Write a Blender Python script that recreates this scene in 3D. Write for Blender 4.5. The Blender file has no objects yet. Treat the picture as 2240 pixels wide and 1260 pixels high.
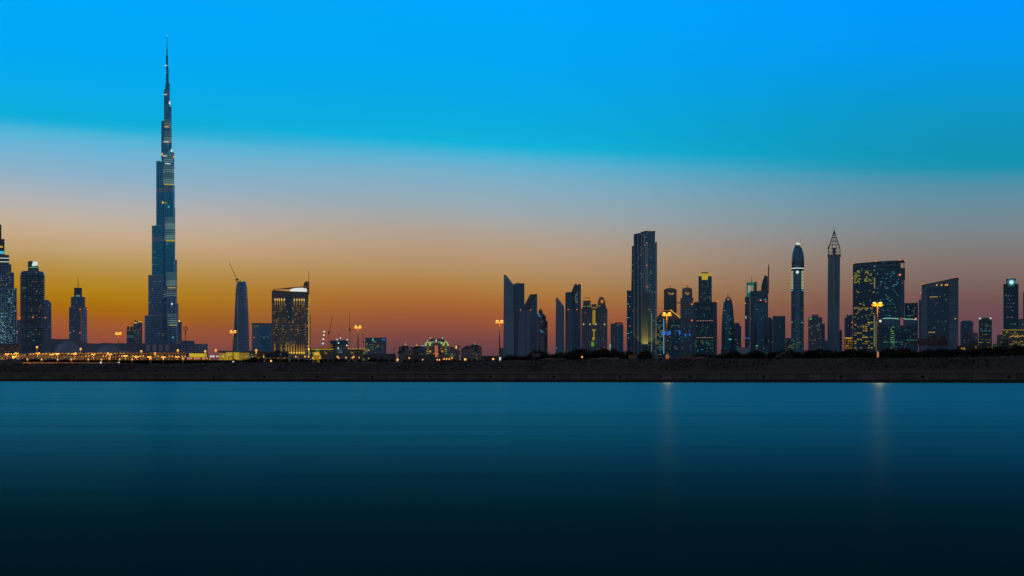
import bpy, bmesh, math, random
from mathutils import Vector, Matrix
R = random.Random(7)
scene = bpy.context.scene
COL = scene.collection

# ------------------------------------------------------------------ camera
F = 3333.0          # focal length in photograph pixels (2240 wide)
HZ = 827.0          # horizon line
CAMZ = 1.5
cam_d = bpy.data.cameras.new("camera")
cam = bpy.data.objects.new("camera", cam_d)
COL.objects.link(cam)
cam.location = (0, 0, CAMZ)
cam.rotation_euler = (math.radians(90), 0, 0)
cam_d.sensor_width = 36.0
cam_d.lens = 36.0 * F / 2240.0
cam_d.shift_y = (HZ - 630.0) / 2240.0
cam_d.clip_start = 0.5
cam_d.clip_end = 60000.0
scene.camera = cam
scene.view_settings.view_transform = 'Standard'
scene.view_settings.look = 'None'
scene.view_settings.exposure = 0.0
scene.view_settings.gamma = 1.0
scene.view_settings.use_curve_mapping = False
scene.cycles.use_denoising = True
scene.cycles.max_bounces = 4
scene.cycles.diffuse_bounces = 2
scene.cycles.glossy_bounces = 3
scene.cycles.transmission_bounces = 2
scene.cycles.sample_clamp_indirect = 3.0
scene.cycles.volume_bounces = 0
HAZE = 0
scene.cycles.caustics_reflective = False
scene.cycles.caustics_refractive = False


def lin(c):
    out = []
    for v in c[:3]:
        v = v / 255.0
        out.append(v / 12.92 if v <= 0.04045 else ((v + 0.055) / 1.055) ** 2.4)
    return tuple(out)


class NT:
    """small helper that writes node trees"""
    def __init__(s, tree):
        s.t = tree
        s.n = tree.nodes
        s.l = tree.links

    def node(s, typ, **kw):
        n = s.n.new(typ)
        for k, v in kw.items():
            setattr(n, k, v)
        return n

    def put(s, sock, v):
        if isinstance(v, bpy.types.NodeSocket):
            s.l.new(v, sock)
        elif v is not None:
            if sock.type == 'RGBA' and len(v) == 3:
                v = (*v, 1.0)
            sock.default_value = v

    def m(s, op, a, b=None, c=None, clamp=False):
        n = s.node('ShaderNodeMath', operation=op)
        n.use_clamp = clamp
        s.put(n.inputs[0], a)
        if b is not None:
            s.put(n.inputs[1], b)
        if c is not None:
            s.put(n.inputs[2], c)
        return n.outputs[0]

    def mix(s, f, a, b, blend='MIX'):
        n = s.node('ShaderNodeMix', data_type='RGBA', blend_type=blend)
        s.put(n.inputs[0], f)
        s.put(n.inputs[6], a)
        s.put(n.inputs[7], b)
        return n.outputs[2]

    def ramp(s, f, stops, interp='LINEAR'):
        n = s.node('ShaderNodeValToRGB')
        e = n.color_ramp.elements
        n.color_ramp.interpolation = interp
        while len(e) > 1:
            e.remove(e[-1])
        for i, (p, c) in enumerate(stops):
            el = e[0] if i == 0 else e.new(p)
            el.position = p
            el.color = (*c, 1.0)
        s.put(n.inputs[0], f)
        return n.outputs[0]

    def smooth(s, v, a, b):
        n = s.node('ShaderNodeMapRange', interpolation_type='SMOOTHSTEP')
        s.put(n.inputs[0], v)
        n.inputs[1].default_value = a
        n.inputs[2].default_value = b
        return n.outputs[0]


# ------------------------------------------------------------------ dusk sky
world = bpy.data.worlds.new("World")
scene.world = world
world.use_nodes = True
W = NT(world.node_tree)
W.n.clear()
tc = W.node('ShaderNodeTexCoord')
sx = W.node('ShaderNodeSeparateXYZ')
W.l.new(tc.outputs['Generated'], sx.inputs[0])
X, Y, Z = sx.outputs
hor = W.m('SQRT', W.m('ADD', W.m('MULTIPLY', X, X), W.m('MULTIPLY', Y, Y)))
az = W.m('ARCTAN2', X, Y)                       # 0 towards the sunset
el = W.m('DIVIDE', Z, W.m('MAXIMUM', hor, 0.0001))
u = W.m('MAXIMUM', W.m('MINIMUM', az, 0.45), -0.45)
nz = W.node('ShaderNodeTexNoise')
nz.inputs['Scale'].default_value = 6.0
nz.inputs['Detail'].default_value = 3.0
mp = W.node('ShaderNodeMapping')
mp.inputs['Scale'].default_value = (1, 1, 14)
W.l.new(tc.outputs['Generated'], mp.inputs[0])
W.l.new(mp.outputs[0], nz.inputs['Vector'])
wob = W.m('MULTIPLY', W.m('SUBTRACT', nz.outputs[0], 0.5), 0.0016)
bow = W.m('MAXIMUM', W.m('MULTIPLY', W.m('SINE', W.m('MULTIPLY_ADD', u, 7.22, 0.91)), 0.0024), -0.0012)
t = W.m('ADD', W.m('ADD', W.m('ADD', el, bow), W.m('MULTIPLY', u, 0.0435)), wob)
TS = 1.2
tp = W.m('SQRT', W.m('DIVIDE', W.m('MAXIMUM', t, 0.0), TS))


def stops(px, rows):
    uu = math.atan((px - 1120) / F)
    out = []
    for y, c in rows:
        tt = (HZ - y) / F * math.cos(uu) + 0.0435 * uu + max(-0.0012, 0.0024 * math.sin(0.91 + 7.22 * uu))
        out.append((math.sqrt(max(tt, 0) / TS), lin(c)))
    out.sort(key=lambda s: s[0])
    # above the frame the sky deepens
    out += [(math.sqrt(0.36 / TS), lin((40, 122, 190))), (math.sqrt(0.6 / TS), lin((72, 100, 135))), (1.0, lin((66, 80, 100)))]
    return out


SKY_L = [(0, (0, 168, 252)), (110, (2, 168, 244)), (200, (8, 170, 232)), (262, (12, 172, 218)), (279, (28, 174, 216)), (288, (64, 180, 217)),
         (320, (100, 180, 215)), (350, (122, 178, 209)), (385, (140, 177, 200)), (420, (162, 177, 189)), (450, (179, 177, 177)), (480, (191, 177, 162)),
         (515, (198, 170, 139)), (550, (191, 160, 113)), (580, (184, 148, 84)), (610, (180, 136, 50)), (640, (176, 127, 22)), (670, (169, 110, 20)),
         (695, (164, 96, 30)), (705, (162, 90, 46)), (730, (154, 82, 56)), (760, (130, 70, 66)), (800, (90, 60, 66))]
SKY_M = [(0, (0, 166, 252)), (110, (2, 165, 244)), (200, (6, 168, 232)), (280, (12, 172, 220)), (316, (20, 179, 218)), (326, (54, 179, 216)),
         (350, (94, 177, 211)), (385, (124, 175, 200)), (420, (140, 172, 189)), (455, (154, 169, 176)),
         (485, (168, 165, 160)), (515, (178, 159, 142)), (550, (182, 153, 123)), (590, (178, 141, 96)), (625, (176, 126, 66)), (655, (170, 108, 54)), (680, (161, 93, 52)),
         (710, (146, 80, 60)), (740, (122, 70, 68)), (770, (98, 64, 72)), (800, (84, 60, 70))]
SKY_R = [(0, (0, 152, 252)), (100, (4, 152, 240)), (180, (8, 150, 216)), (260, (14, 148, 192)), (330, (18, 146, 180)), (366, (22, 146, 176)),
         (376, (48, 145, 174)), (400, (75, 144, 168)), (430, (96, 142, 160)), (465, (110, 138, 151)), (505, (121, 132, 138)),
         (545, (127, 122, 120)), (580, (128, 112, 106)), (620, (122, 99, 93)), (650, (116, 86, 84)), (680, (108, 76, 80)),
         (720, (104, 72, 82)), (760, (96, 68, 80)), (800, (84, 60, 72))]
cl = W.ramp(tp, stops(200, SKY_L))
cm = W.ramp(tp, stops(1000, SKY_M))
cr = W.ramp(tp, stops(2150, SKY_R))
f1 = W.smooth(az, -0.27, -0.03)
f2 = W.smooth(az, -0.03, 0.31)
front = W.mix(f2, W.mix(f1, cl, cm), cr)
# the rest of the sky round the camera: deep dusk blue
back = W.ramp(W.m('MAXIMUM', el, 0.0), [(0.0, (0.098, 0.112, 0.145)), (0.25, (0.086, 0.104, 0.146)), (1.0, (0.052, 0.066, 0.10))])
fb = W.smooth(W.m('ABSOLUTE', az), 0.40, 1.25)
sky = W.mix(fb, front, back)
ground_c = (0.008, 0.010, 0.012)
sky = W.mix(W.smooth(el, -0.02, -0.004), ground_c, sky)
bg = W.node('ShaderNodeBackground')
W.put(bg.inputs[0], sky)
bg.inputs[1].default_value = 1.0
wo = W.node('ShaderNodeOutputWorld')
W.l.new(bg.outputs[0], wo.inputs[0])
world.cycles.sampling_method = 'MANUAL'
world.cycles.sample_map_resolution = 1024

# added weak fill from behind the camera for the dusk skylight after sunset
sky_fill_d = bpy.data.lights.new("sun", 'SUN')
sky_fill_d.energy = 0.035
sky_fill_d.angle = math.radians(40)
sky_fill_d.color = (0.45, 0.72, 1.0)
sun = bpy.data.objects.new("sun", sky_fill_d)  # added dusk sky fill, not the sun
sun.rotation_euler = (math.radians(52), 0, math.radians(-28))
COL.objects.link(sun)

# ------------------------------------------------------------------ materials
MATS = {}


def pbr(name, col, rough=0.7, metal=0.0, noise=0.25, scale=0.2, spec=0.5, bump=0.0):
    if name in MATS:
        return MATS[name]
    m = bpy.data.materials.new(name)
    m.use_nodes = True
    N = NT(m.node_tree)
    b = N.n['Principled BSDF']
    c = N.node('ShaderNodeTexCoord')
    nn = N.node('ShaderNodeTexNoise')
    nn.inputs['Scale'].default_value = scale
    nn.inputs['Detail'].default_value = 6
    N.l.new(c.outputs['Object'], nn.inputs['Vector'])
    k = N.m('MULTIPLY_ADD', N.m('SUBTRACT', nn.outputs[0], 0.5), noise * 2.2, 1.0)
    N.put(b.inputs['Base Color'], N.mix(1.0, col, N.ramp(k, [(0, (0, 0, 0)), (1, (1, 1, 1))]), 'MULTIPLY'))
    b.inputs['Roughness'].default_value = rough
    b.inputs['Metallic'].default_value = metal
    b.inputs['Specular IOR Level'].default_value = spec
    if bump:
        bn = N.node('ShaderNodeBump')
        bn.inputs['Strength'].default_value = 0.7
        bn.inputs['Distance'].default_value = bump
        N.l.new(nn.outputs[0], bn.inputs['Height'])
        N.l.new(bn.outputs[0], b.inputs['Normal'])
    MATS[name] = m
    return m


def glow(name, col, k=1.0):
    if name in MATS:
        return MATS[name]
    m = bpy.data.materials.new(name)
    m.use_nodes = True
    N = NT(m.node_tree)
    b = N.n['Principled BSDF']
    b.inputs['Base Color'].default_value = (0.1, 0.1, 0.1, 1)
    b.inputs['Emission Color'].default_value = (*lin(col), 1)
    b.inputs['Emission Strength'].default_value = k
    m.cycles.emission_sampling = 'NONE'
    MATS[name] = m
    return m


def water_mat():
    m = bpy.data.materials.new("water")
    m.use_nodes = True
    N = NT(m.node_tree)
    N.n.clear()
    c = N.node('ShaderNodeTexCoord')
    mp = N.node('ShaderNodeMapping')
    mp.inputs['Scale'].default_value = (0.35, 1, 1)
    N.l.new(c.outputs['Object'], mp.inputs[0])
    n1 = N.node('ShaderNodeTexNoise')
    n1.inputs['Scale'].default_value = 0.55
    n1.inputs['Detail'].default_value = 8
    n1.inputs['Roughness'].default_value = 0.6
    N.l.new(mp.outputs[0], n1.inputs['Vector'])
    bp = N.node('ShaderNodeBump')
    bp.inputs['Strength'].default_value = 0.35
    bp.inputs['Distance'].default_value = 0.10
    N.l.new(n1.outputs[0], bp.inputs['Height'])
    n2 = N.node('ShaderNodeTexNoise')
    n2.inputs['Scale'].default_value = 0.035
    n2.inputs['Detail'].default_value = 4
    mp2 = N.node('ShaderNodeMapping')
    mp2.inputs['Scale'].default_value = (0.25, 1, 1)
    N.l.new(c.outputs['Object'], mp2.inputs[0])
    N.l.new(mp2.outputs[0], n2.inputs['Vector'])
    g = N.node('ShaderNodeBsdfAnisotropic')
    g.distribution = 'GGX'
    g.inputs['Roughness'].default_value = WATER_ROUGH
    N.put(g.inputs['Roughness'], N.m('MULTIPLY_ADD', n2.outputs[0], 0.10, WATER_ROUGH - 0.05))
    g.inputs['Color'].default_value = (*WATER_TINT, 1)
    N.l.new(bp.outputs[0], g.inputs['Normal'])
    d = N.node('ShaderNodeBsdfDiffuse')
    d.inputs['Color'].default_value = (*WATER_BODY, 1)
    # reflection fade by view angle, shaped steeper than Fresnel to darken near water
    ge = N.node('ShaderNodeNewGeometry')
    vt = N.node('ShaderNodeVectorMath', operation='DOT_PRODUCT')
    N.l.new(ge.outputs['Incoming'], vt.inputs[0])
    N.l.new(ge.outputs['True Normal'], vt.inputs[1])
    cs = N.m('ABSOLUTE', vt.outputs['Value'])
    q = N.m('MULTIPLY', cs, WATER_FALL)
    fr = N.m('POWER', 2.718, N.m('MULTIPLY', N.m('MULTIPLY', q, q), -1.0))
    fr = N.m('ADD', N.m('MULTIPLY', fr, 0.97), 0.03)
    sheen = None
    for sc_, st, am in ((0.012, 0.22, 0.45), (0.09, 0.10, 0.55), (0.5, 0.08, 0.55)):
        q1 = N.node('ShaderNodeMapping')
        q1.inputs['Scale'].default_value = (st, 1, 1)
        N.l.new(c.outputs['Object'], q1.inputs[0])
        q2 = N.node('ShaderNodeTexNoise')
        q2.inputs['Scale'].default_value = sc_
        q2.inputs['Detail'].default_value = 5
        N.l.new(q1.outputs[0], q2.inputs['Vector'])
        v_ = N.m('MULTIPLY', N.m('SUBTRACT', q2.outputs[0], 0.5), am)
        sheen = v_ if sheen is None else N.m('ADD', sheen, v_)
    fr = N.m('MULTIPLY', fr, N.m('ADD', sheen, 1.0), clamp=True)
    mx = N.node('ShaderNodeMixShader')
    N.put(mx.inputs[0], fr)
    N.l.new(d.outputs[0], mx.inputs[1])
    N.l.new(g.outputs[0], mx.inputs[2])
    o = N.node('ShaderNodeOutputMaterial')
    N.l.new(mx.outputs[0], o.inputs[0])
    return m


WATER_ROUGH, WATER_TINT, WATER_BODY, WATER_FALL = 0.33, (0.07, 0.43, 0.435), (0.001, 0.055, 0.055), 19.5


# ------------------------------------------------------------------ mesh helpers
def X_(px, D):
    return (px - 1120.0) / F * D


def Z_(py, D):
    return CAMZ + (HZ - py) / F * D


def tag(o, label=None, cat=None, group=None, kind=None):
    if label:
        o['label'] = label
    if cat:
        o['category'] = cat
    if group:
        o['group'] = group
    if kind:
        o['kind'] = kind
    return o


def link_mesh(name, verts, faces, mat, parent=None, smooth=False):
    me = bpy.data.meshes.new(name)
    me.from_pydata([tuple(v) for v in verts], [], faces)
    me.update()
    if smooth:
        me.polygons.foreach_set('use_smooth', [True] * len(me.polygons))
    me.materials.append(mat)
    o = bpy.data.objects.new(name, me)
    COL.objects.link(o)
    if parent:
        o.parent = parent
    return o


class MB:
    def __init__(s):
        s.v = []
        s.f = []

    def add(s, vs, fs):
        k = len(s.v)
        s.v += [tuple(v) for v in vs]
        s.f += [tuple(i + k for i in f) for f in fs]

    def box(s, x0, x1, y0, y1, z0, z1):
        if x0 > x1: x0, x1 = x1, x0
        if y0 > y1: y0, y1 = y1, y0
        if z0 > z1: z0, z1 = z1, z0
        s.add([(x0, y0, z0), (x1, y0, z0), (x1, y1, z0), (x0, y1, z0), (x0, y0, z1), (x1, y0, z1), (x1, y1, z1), (x0, y1, z1)],
              [(0, 3, 2, 1), (4, 5, 6, 7), (0, 1, 5, 4), (1, 2, 6, 5), (2, 3, 7, 6), (3, 0, 4, 7)])

    def loft(s, rings, cap=True):
        """rings: lists of points with equal counts, bottom to top, counter-clockwise seen from above"""
        n = len(rings[0])
        vs = [p for r in rings for p in r]
        fs = []
        for k in range(len(rings) - 1):
            for i in range(n):
                j = (i + 1) % n
                fs.append((k * n + i, k * n + j, (k + 1) * n + j, (k + 1) * n + i))
        if cap:
            fs.append(tuple(reversed(range(n))))
            fs.append(tuple((len(rings) - 1) * n + i for i in range(n)))
        s.add(vs, fs)

    def ext(s, foot, z0, z1, top=None):
        a = [(x, y, z0) for x, y in foot]
        b = [(x, y, z1) for x, y in (top or foot)]
        s.loft([a, b])

    def front_poly(s, poly, y0, y1):
        """outline in x,z extruded in depth"""
        n = len(poly)
        ar = sum(poly[i][0] * poly[(i + 1) % n][1] - poly[(i + 1) % n][0] * poly[i][1] for i in range(n))
        if ar < 0:
            poly = poly[::-1]
        vs = [(x, y0, z) for x, z in poly] + [(x, y1, z) for x, z in poly]
        fs = [tuple(range(n)), tuple(reversed(range(n, 2 * n)))]
        for i in range(n):
            j = (i + 1) % n
            fs.append((i, i + n, j + n, j))
        s.add(vs, fs)

    def lathe(s, cx, cy, prof, seg=24, sy=1.0):
        rings = []
        for r, z in prof:
            rings.append([(cx + r * math.cos(2 * math.pi * i / seg), cy + sy * r * math.sin(2 * math.pi * i / seg), z) for i in range(seg)])
        s.loft(rings)

    def bar(s, a, b, r, seg=4, r2=None):
        a, b = Vector(a), Vector(b)
        d = (b - a)
        if d.length < 1e-6:
            return
        q = d.to_track_quat('Z', 'Y')
        r2 = r if r2 is None else r2
        ra, rb = [], []
        for i in range(seg):
            an = 2 * math.pi * (i + 0.5) / seg
            w = Vector((math.cos(an), math.sin(an), 0))
            ra.append(a + q @ (w * r))
            rb.append(b + q @ (w * r2))
        s.loft([ra, rb])

    def make(s, name, mat, parent=None, smooth=False):
        if parent is not None:
            L = Vector(parent['_o'])
            ca = math.cos(parent.get('_az', 0.0))
            vs = [((v[0] - L.x) * ca, v[1] - L.y, v[2] - L.z) for v in s.v]
        else:
            vs = s.v
        return link_mesh(name, vs, s.f, mat, parent, smooth)


# ------------------------------------------------------------------ the water, bank, ground
m_water = water_mat()
link_mesh("water", [(-5500, -600, 0), (5500, -600, 0), (5500, 4200, 0), (-5500, 4200, 0)], [(0, 1, 2, 3)], m_water)
bpy.data.objects["water"]['kind'] = 'structure'
# the quay runs obliquely: distance 695 m at the left edge of the view, 470 m at the right
QA, QB = Vector((-233.5, 695.0)), Vector((158.0, 470.0))
QD = (QB - QA).normalized()
QN = Vector((-QD.y, QD.x))           # landward
if QN.y < 0:
    QN = -QN
QL = (QB - QA).length


def quay(s, d):
    p = QA + QD * s + QN * d
    return p.x, p.y


def quay_at(px, off):
    """point on the line parallel to the quay, off metres behind it, met by the sight line through px"""
    k = (px - 1120.0) / F
    a = QA + QN * off
    # a.x + s*qd.x = k*(a.y + s*qd.y)
    s = (k * a.y - a.x) / (QD.x - k * QD.y)
    return a.x + s * QD.x, a.y + s * QD.y, s


m_conc = pbr("quay_concrete", (0.24, 0.175, 0.13), 0.9, noise=0.5, scale=0.25)
m_conc_dk = pbr("quay_concrete_wet", (0.11, 0.07, 0.05), 0.8, noise=0.5, scale=0.3)
m_soil = pbr("bank_soil", (0.110, 0.080, 0.055), 1.0, noise=0.9, scale=0.12, spec=0.1, bump=1.0)
m_land = pbr("land_soil", (0.2, 0.11, 0.065), 1.0, noise=0.6, scale=0.05, spec=0.1)


def tag_root(name, loc, label, cat, group=None):
    o = bpy.data.objects.new(name, None)
    COL.objects.link(o)
    o.location = loc
    o['_o'] = list(loc)
    o['_az'] = 0.0
    tag(o, label, cat, group)
    return o


def slab_along(mb, s0, s1, d0, d1, z0, z1):
    p = [quay(s0, d0), quay(s1, d0), quay(s1, d1), quay(s0, d1)]
    mb.ext(p, z0, z1)


S0, S1 = -460.0, 840.0
qroot = tag_root("quay_wall", (0, 600, 0), "long dark concrete quay wall of square panels standing along the far edge of the water", "quay wall")
mb = MB()
slab_along(mb, S0, S1, 0.35, 3.0, -3.0, 2.2)
mb.make("core", m_conc_dk, qroot)
mb = MB()
slab_along(mb, S0, S1, -0.25, 3.2, 2.95, 3.35)
mb.make("capping", m_conc, qroot)
mb = MB()
slab_along(mb, S0, S1, 0.9, 1.3, 3.35, 3.98)
mb.make("parapet", m_conc, qroot)
mb = MB()
slab_along(mb, S0, S1, 0.78, 1.42, 3.98, 4.06)
mb.make("coping", pbr("coping", (0.4, 0.29, 0.22), 0.8), qroot)
PW = 4.45
n_panel = 0
rest = MB()
s = -18.0
k = 0
while s < QL + 18:
    mb = MB()
    slab_along(mb, s + 0.07, s + PW - 0.07, 0.0 + R.uniform(-0.03, 0.03), 0.3, 0.95 + R.uniform(-0.03, 0.03), 2.9)
    mb.make("wall_panel", pbr("quay_panel_%d" % (k % 4), [(0.25, 0.19, 0.145), (0.20, 0.15, 0.115), (0.28, 0.21, 0.16), (0.23, 0.17, 0.13)][k % 4], 0.9, noise=0.5, scale=0.3), qroot)
    if k % 6 == 2:
        x, y = quay(s + PW * 0.5, -0.06)
        mb = MB()
        zc, h = 1.95, 0.62
        a = quay(s + PW * 0.5 - h, -0.10)
        b = quay(s + PW * 0.5 + h, -0.10)
        a2 = quay(s + PW * 0.5 - h, -0.02)
        b2 = quay(s + PW * 0.5 + h, -0.02)
        c, c2 = quay(s + PW * 0.5, -0.10), quay(s + PW * 0.5, -0.02)
        v = [(*a, zc), (*c, zc - h), (*b, zc), (*c, zc + h), (*a2, zc), (*c2, zc - h), (*b2, zc), (*c2, zc + h)]
        mb.add(v, [(0, 1, 2, 3), (7, 6, 5, 4), (0, 4, 5, 1), (1, 5, 6, 2), (2, 6, 7, 3), (3, 7, 4, 0)])
        mb.make("fender", pbr("rubber", (0.012, 0.010, 0.009), 0.9), qroot)
    s += PW
    k += 1


def crest_z(px):
    """height of the top of the bank seen at photograph column px"""
    pts = [(-200, 797), (0, 796), (60, 796), (340, 795), (500, 793), (800, 792), (1100, 789), (1400, 786.5), (1640, 785), (1850, 784), (2000, 783), (2150, 780), (2300, 776)]
    for (a, ya), (b, yb) in zip(pts, pts[1:]):
        if a <= px <= b:
            return ya + (yb - ya) * (px - a) / (b - a)
    return pts[0][1] if px < pts[0][0] else pts[-1][1]


def fbm(x, y, k=1.0):
    from mathutils import noise
    return noise.fractal(Vector((x * k, y * k, 3.7)), 1.0, 2.0, 4)


# the bank as a displaced sheet from the quay cap to the crest and down to the land behind
GZ = 7.4
vs, fs = [], []
cols = [S0 + i * 2.2 for i in range(int((S1 - S0) / 2.2) + 1)]
prof = [(1.3, 0.0), (6, 0.0), (12, 0.03), (16, 0.10), (19, 0.25), (22, 0.42), (25, 0.58), (28, 0.74), (31, 0.88), (34, 0.97), (37, 1.0), (40, 1.0), (46, 0.99), (60, 0.9), (110, 0.5), (200, 0.0)]
for s in cols:
    xx, yy = quay(s, 37)
    px = 1120 + xx / yy * F
    zc = Z_(crest_z(px), yy)
    for d, f in prof:
        x, y = quay(s, d)
        if d <= 40:
            z = 3.45 + (zc - 3.45) * f
            z += fbm(x, y, 0.09) * 0.32 * min(1, f * 6) + fbm(x, y, 0.45) * 0.16 * min(1, f * 6)
            if f >= 1:
                z = zc + fbm(x, y, 0.05) * 0.22
        else:
            z = GZ + (zc - GZ) * f + fbm(x, y, 0.03) * 0.2
        vs.append((x, y, z))
n = len(prof)
for i in range(len(cols) - 1):
    for j in range(n - 1):
        a = i * n + j
        fs.append((a, a + n, a + n + 1, a + 1))
link_mesh("embankment", vs, fs, m_soil, smooth=True)
tag(bpy.data.objects["embankment"], "dark rough earth bank rising behind the quay wall", kind='structure')
# land reaching to the horizon
a, b = quay(-5000, 190), quay(5000, 190)
c, d = (quay(5000, 190)[0], 6300.0), (quay(-5000, 190)[0], 6300.0)
link_mesh("ground", [(*a, GZ), (*b, GZ), (*c, GZ), (*d, GZ)], [(0, 1, 2, 3)], m_land)
bpy.data.objects["ground"]['kind'] = 'structure'
# ------------------------------------------------------------------ facades
def facade(name, glass, frame=None, fh=3.6, bw=3.2, wu=0.72, wv=0.6, lit=0.02, cols=((190, 150, 60), (120, 200, 190)), k=0.5,
           metal=0.85, rough=0.32, var=0.35, band=0, bandc=None, seed=0.0, tilt=0.0):
    """curtain wall or punched windows laid out in metres on the building itself"""
    if name in MATS:
        return MATS[name]
    m = bpy.data.materials.new(name)
    m.use_nodes = True
    N = NT(m.node_tree)
    b = N.n['Principled BSDF']
    tc = N.node('ShaderNodeTexCoord')
    sp = N.node('ShaderNodeSeparateXYZ')
    N.l.new(tc.outputs['Object'], sp.inputs[0])
    x, y, z = sp.outputs
    uu = N.m('DIVIDE', N.m('ADD', N.m('ADD', x, y), 5000.0 + seed * 1.7), bw)
    vv = N.m('DIVIDE', N.m('ADD', z, 500.0), fh)
    fu, fv = N.m('FRACT', uu), N.m('FRACT', vv)
    iu, iv = N.m('FLOOR', uu), N.m('FLOOR', vv)
    mask = N.m('MULTIPLY', N.m('LESS_THAN', fu, wu), N.m('LESS_THAN', fv, wv))
    cb = N.node('ShaderNodeCombineXYZ')
    N.put(cb.inputs[0], iu)
    N.put(cb.inputs[1], iv)
    cb.inputs[2].default_value = seed
    wn = N.node('ShaderNodeTexWhiteNoise', noise_dimensions='3D')
    N.l.new(cb.outputs[0], wn.inputs['Vector'])
    rs = N.node('ShaderNodeSeparateXYZ')
    N.l.new(wn.outputs['Color'], rs.inputs[0])
    r1, r2, r3 = rs.outputs
    # broad noise patches vary the glass tone
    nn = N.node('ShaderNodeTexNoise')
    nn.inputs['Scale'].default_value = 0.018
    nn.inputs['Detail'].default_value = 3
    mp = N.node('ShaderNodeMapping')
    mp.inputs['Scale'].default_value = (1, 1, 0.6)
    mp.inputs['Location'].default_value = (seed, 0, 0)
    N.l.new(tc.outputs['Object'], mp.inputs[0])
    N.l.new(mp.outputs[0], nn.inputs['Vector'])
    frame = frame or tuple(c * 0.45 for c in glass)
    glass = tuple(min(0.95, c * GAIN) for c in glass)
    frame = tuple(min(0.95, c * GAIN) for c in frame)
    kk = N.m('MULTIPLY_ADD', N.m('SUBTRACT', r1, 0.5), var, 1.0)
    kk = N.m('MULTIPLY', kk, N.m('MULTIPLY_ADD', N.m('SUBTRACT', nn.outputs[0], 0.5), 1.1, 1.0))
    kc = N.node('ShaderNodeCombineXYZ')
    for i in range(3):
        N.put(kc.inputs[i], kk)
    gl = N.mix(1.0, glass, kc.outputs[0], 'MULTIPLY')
    col = N.mix(mask, frame, gl)
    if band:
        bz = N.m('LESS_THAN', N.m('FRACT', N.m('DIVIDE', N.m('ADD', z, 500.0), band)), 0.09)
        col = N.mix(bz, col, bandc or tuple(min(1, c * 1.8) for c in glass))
    N.put(b.inputs['Base Color'], col)
    b.inputs['Metallic'].default_value = metal
    b.inputs['Roughness'].default_value = rough
    on = N.m('MULTIPLY', mask, N.m('LESS_THAN', r2, lit))
    N.put(b.inputs['Emission Color'], N.mix(N.m('GREATER_THAN', r3, 0.6), lin(cols[0]), lin(cols[1])))
    N.put(b.inputs['Emission Strength'], N.m('MULTIPLY', on, N.m('MULTIPLY_ADD', r3, k * 0.6, k * 0.2)))
    m.cycles.emission_sampling = 'NONE'
    MATS[name] = m
    return m


GAIN = 1.5
NAVY = (0.13, 0.40, 0.60)
NAVY2 = (0.10, 0.30, 0.44)
SLATE = (0.26, 0.42, 0.58)
DUSKG = (0.30, 0.46, 0.62)
WARM, TEAL, WHITE, AMBER, BLUE, GREEN = (196, 158, 52), (70, 190, 190), (190, 195, 180), (230, 140, 30), (40, 120, 210), (110, 180, 90)


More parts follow.
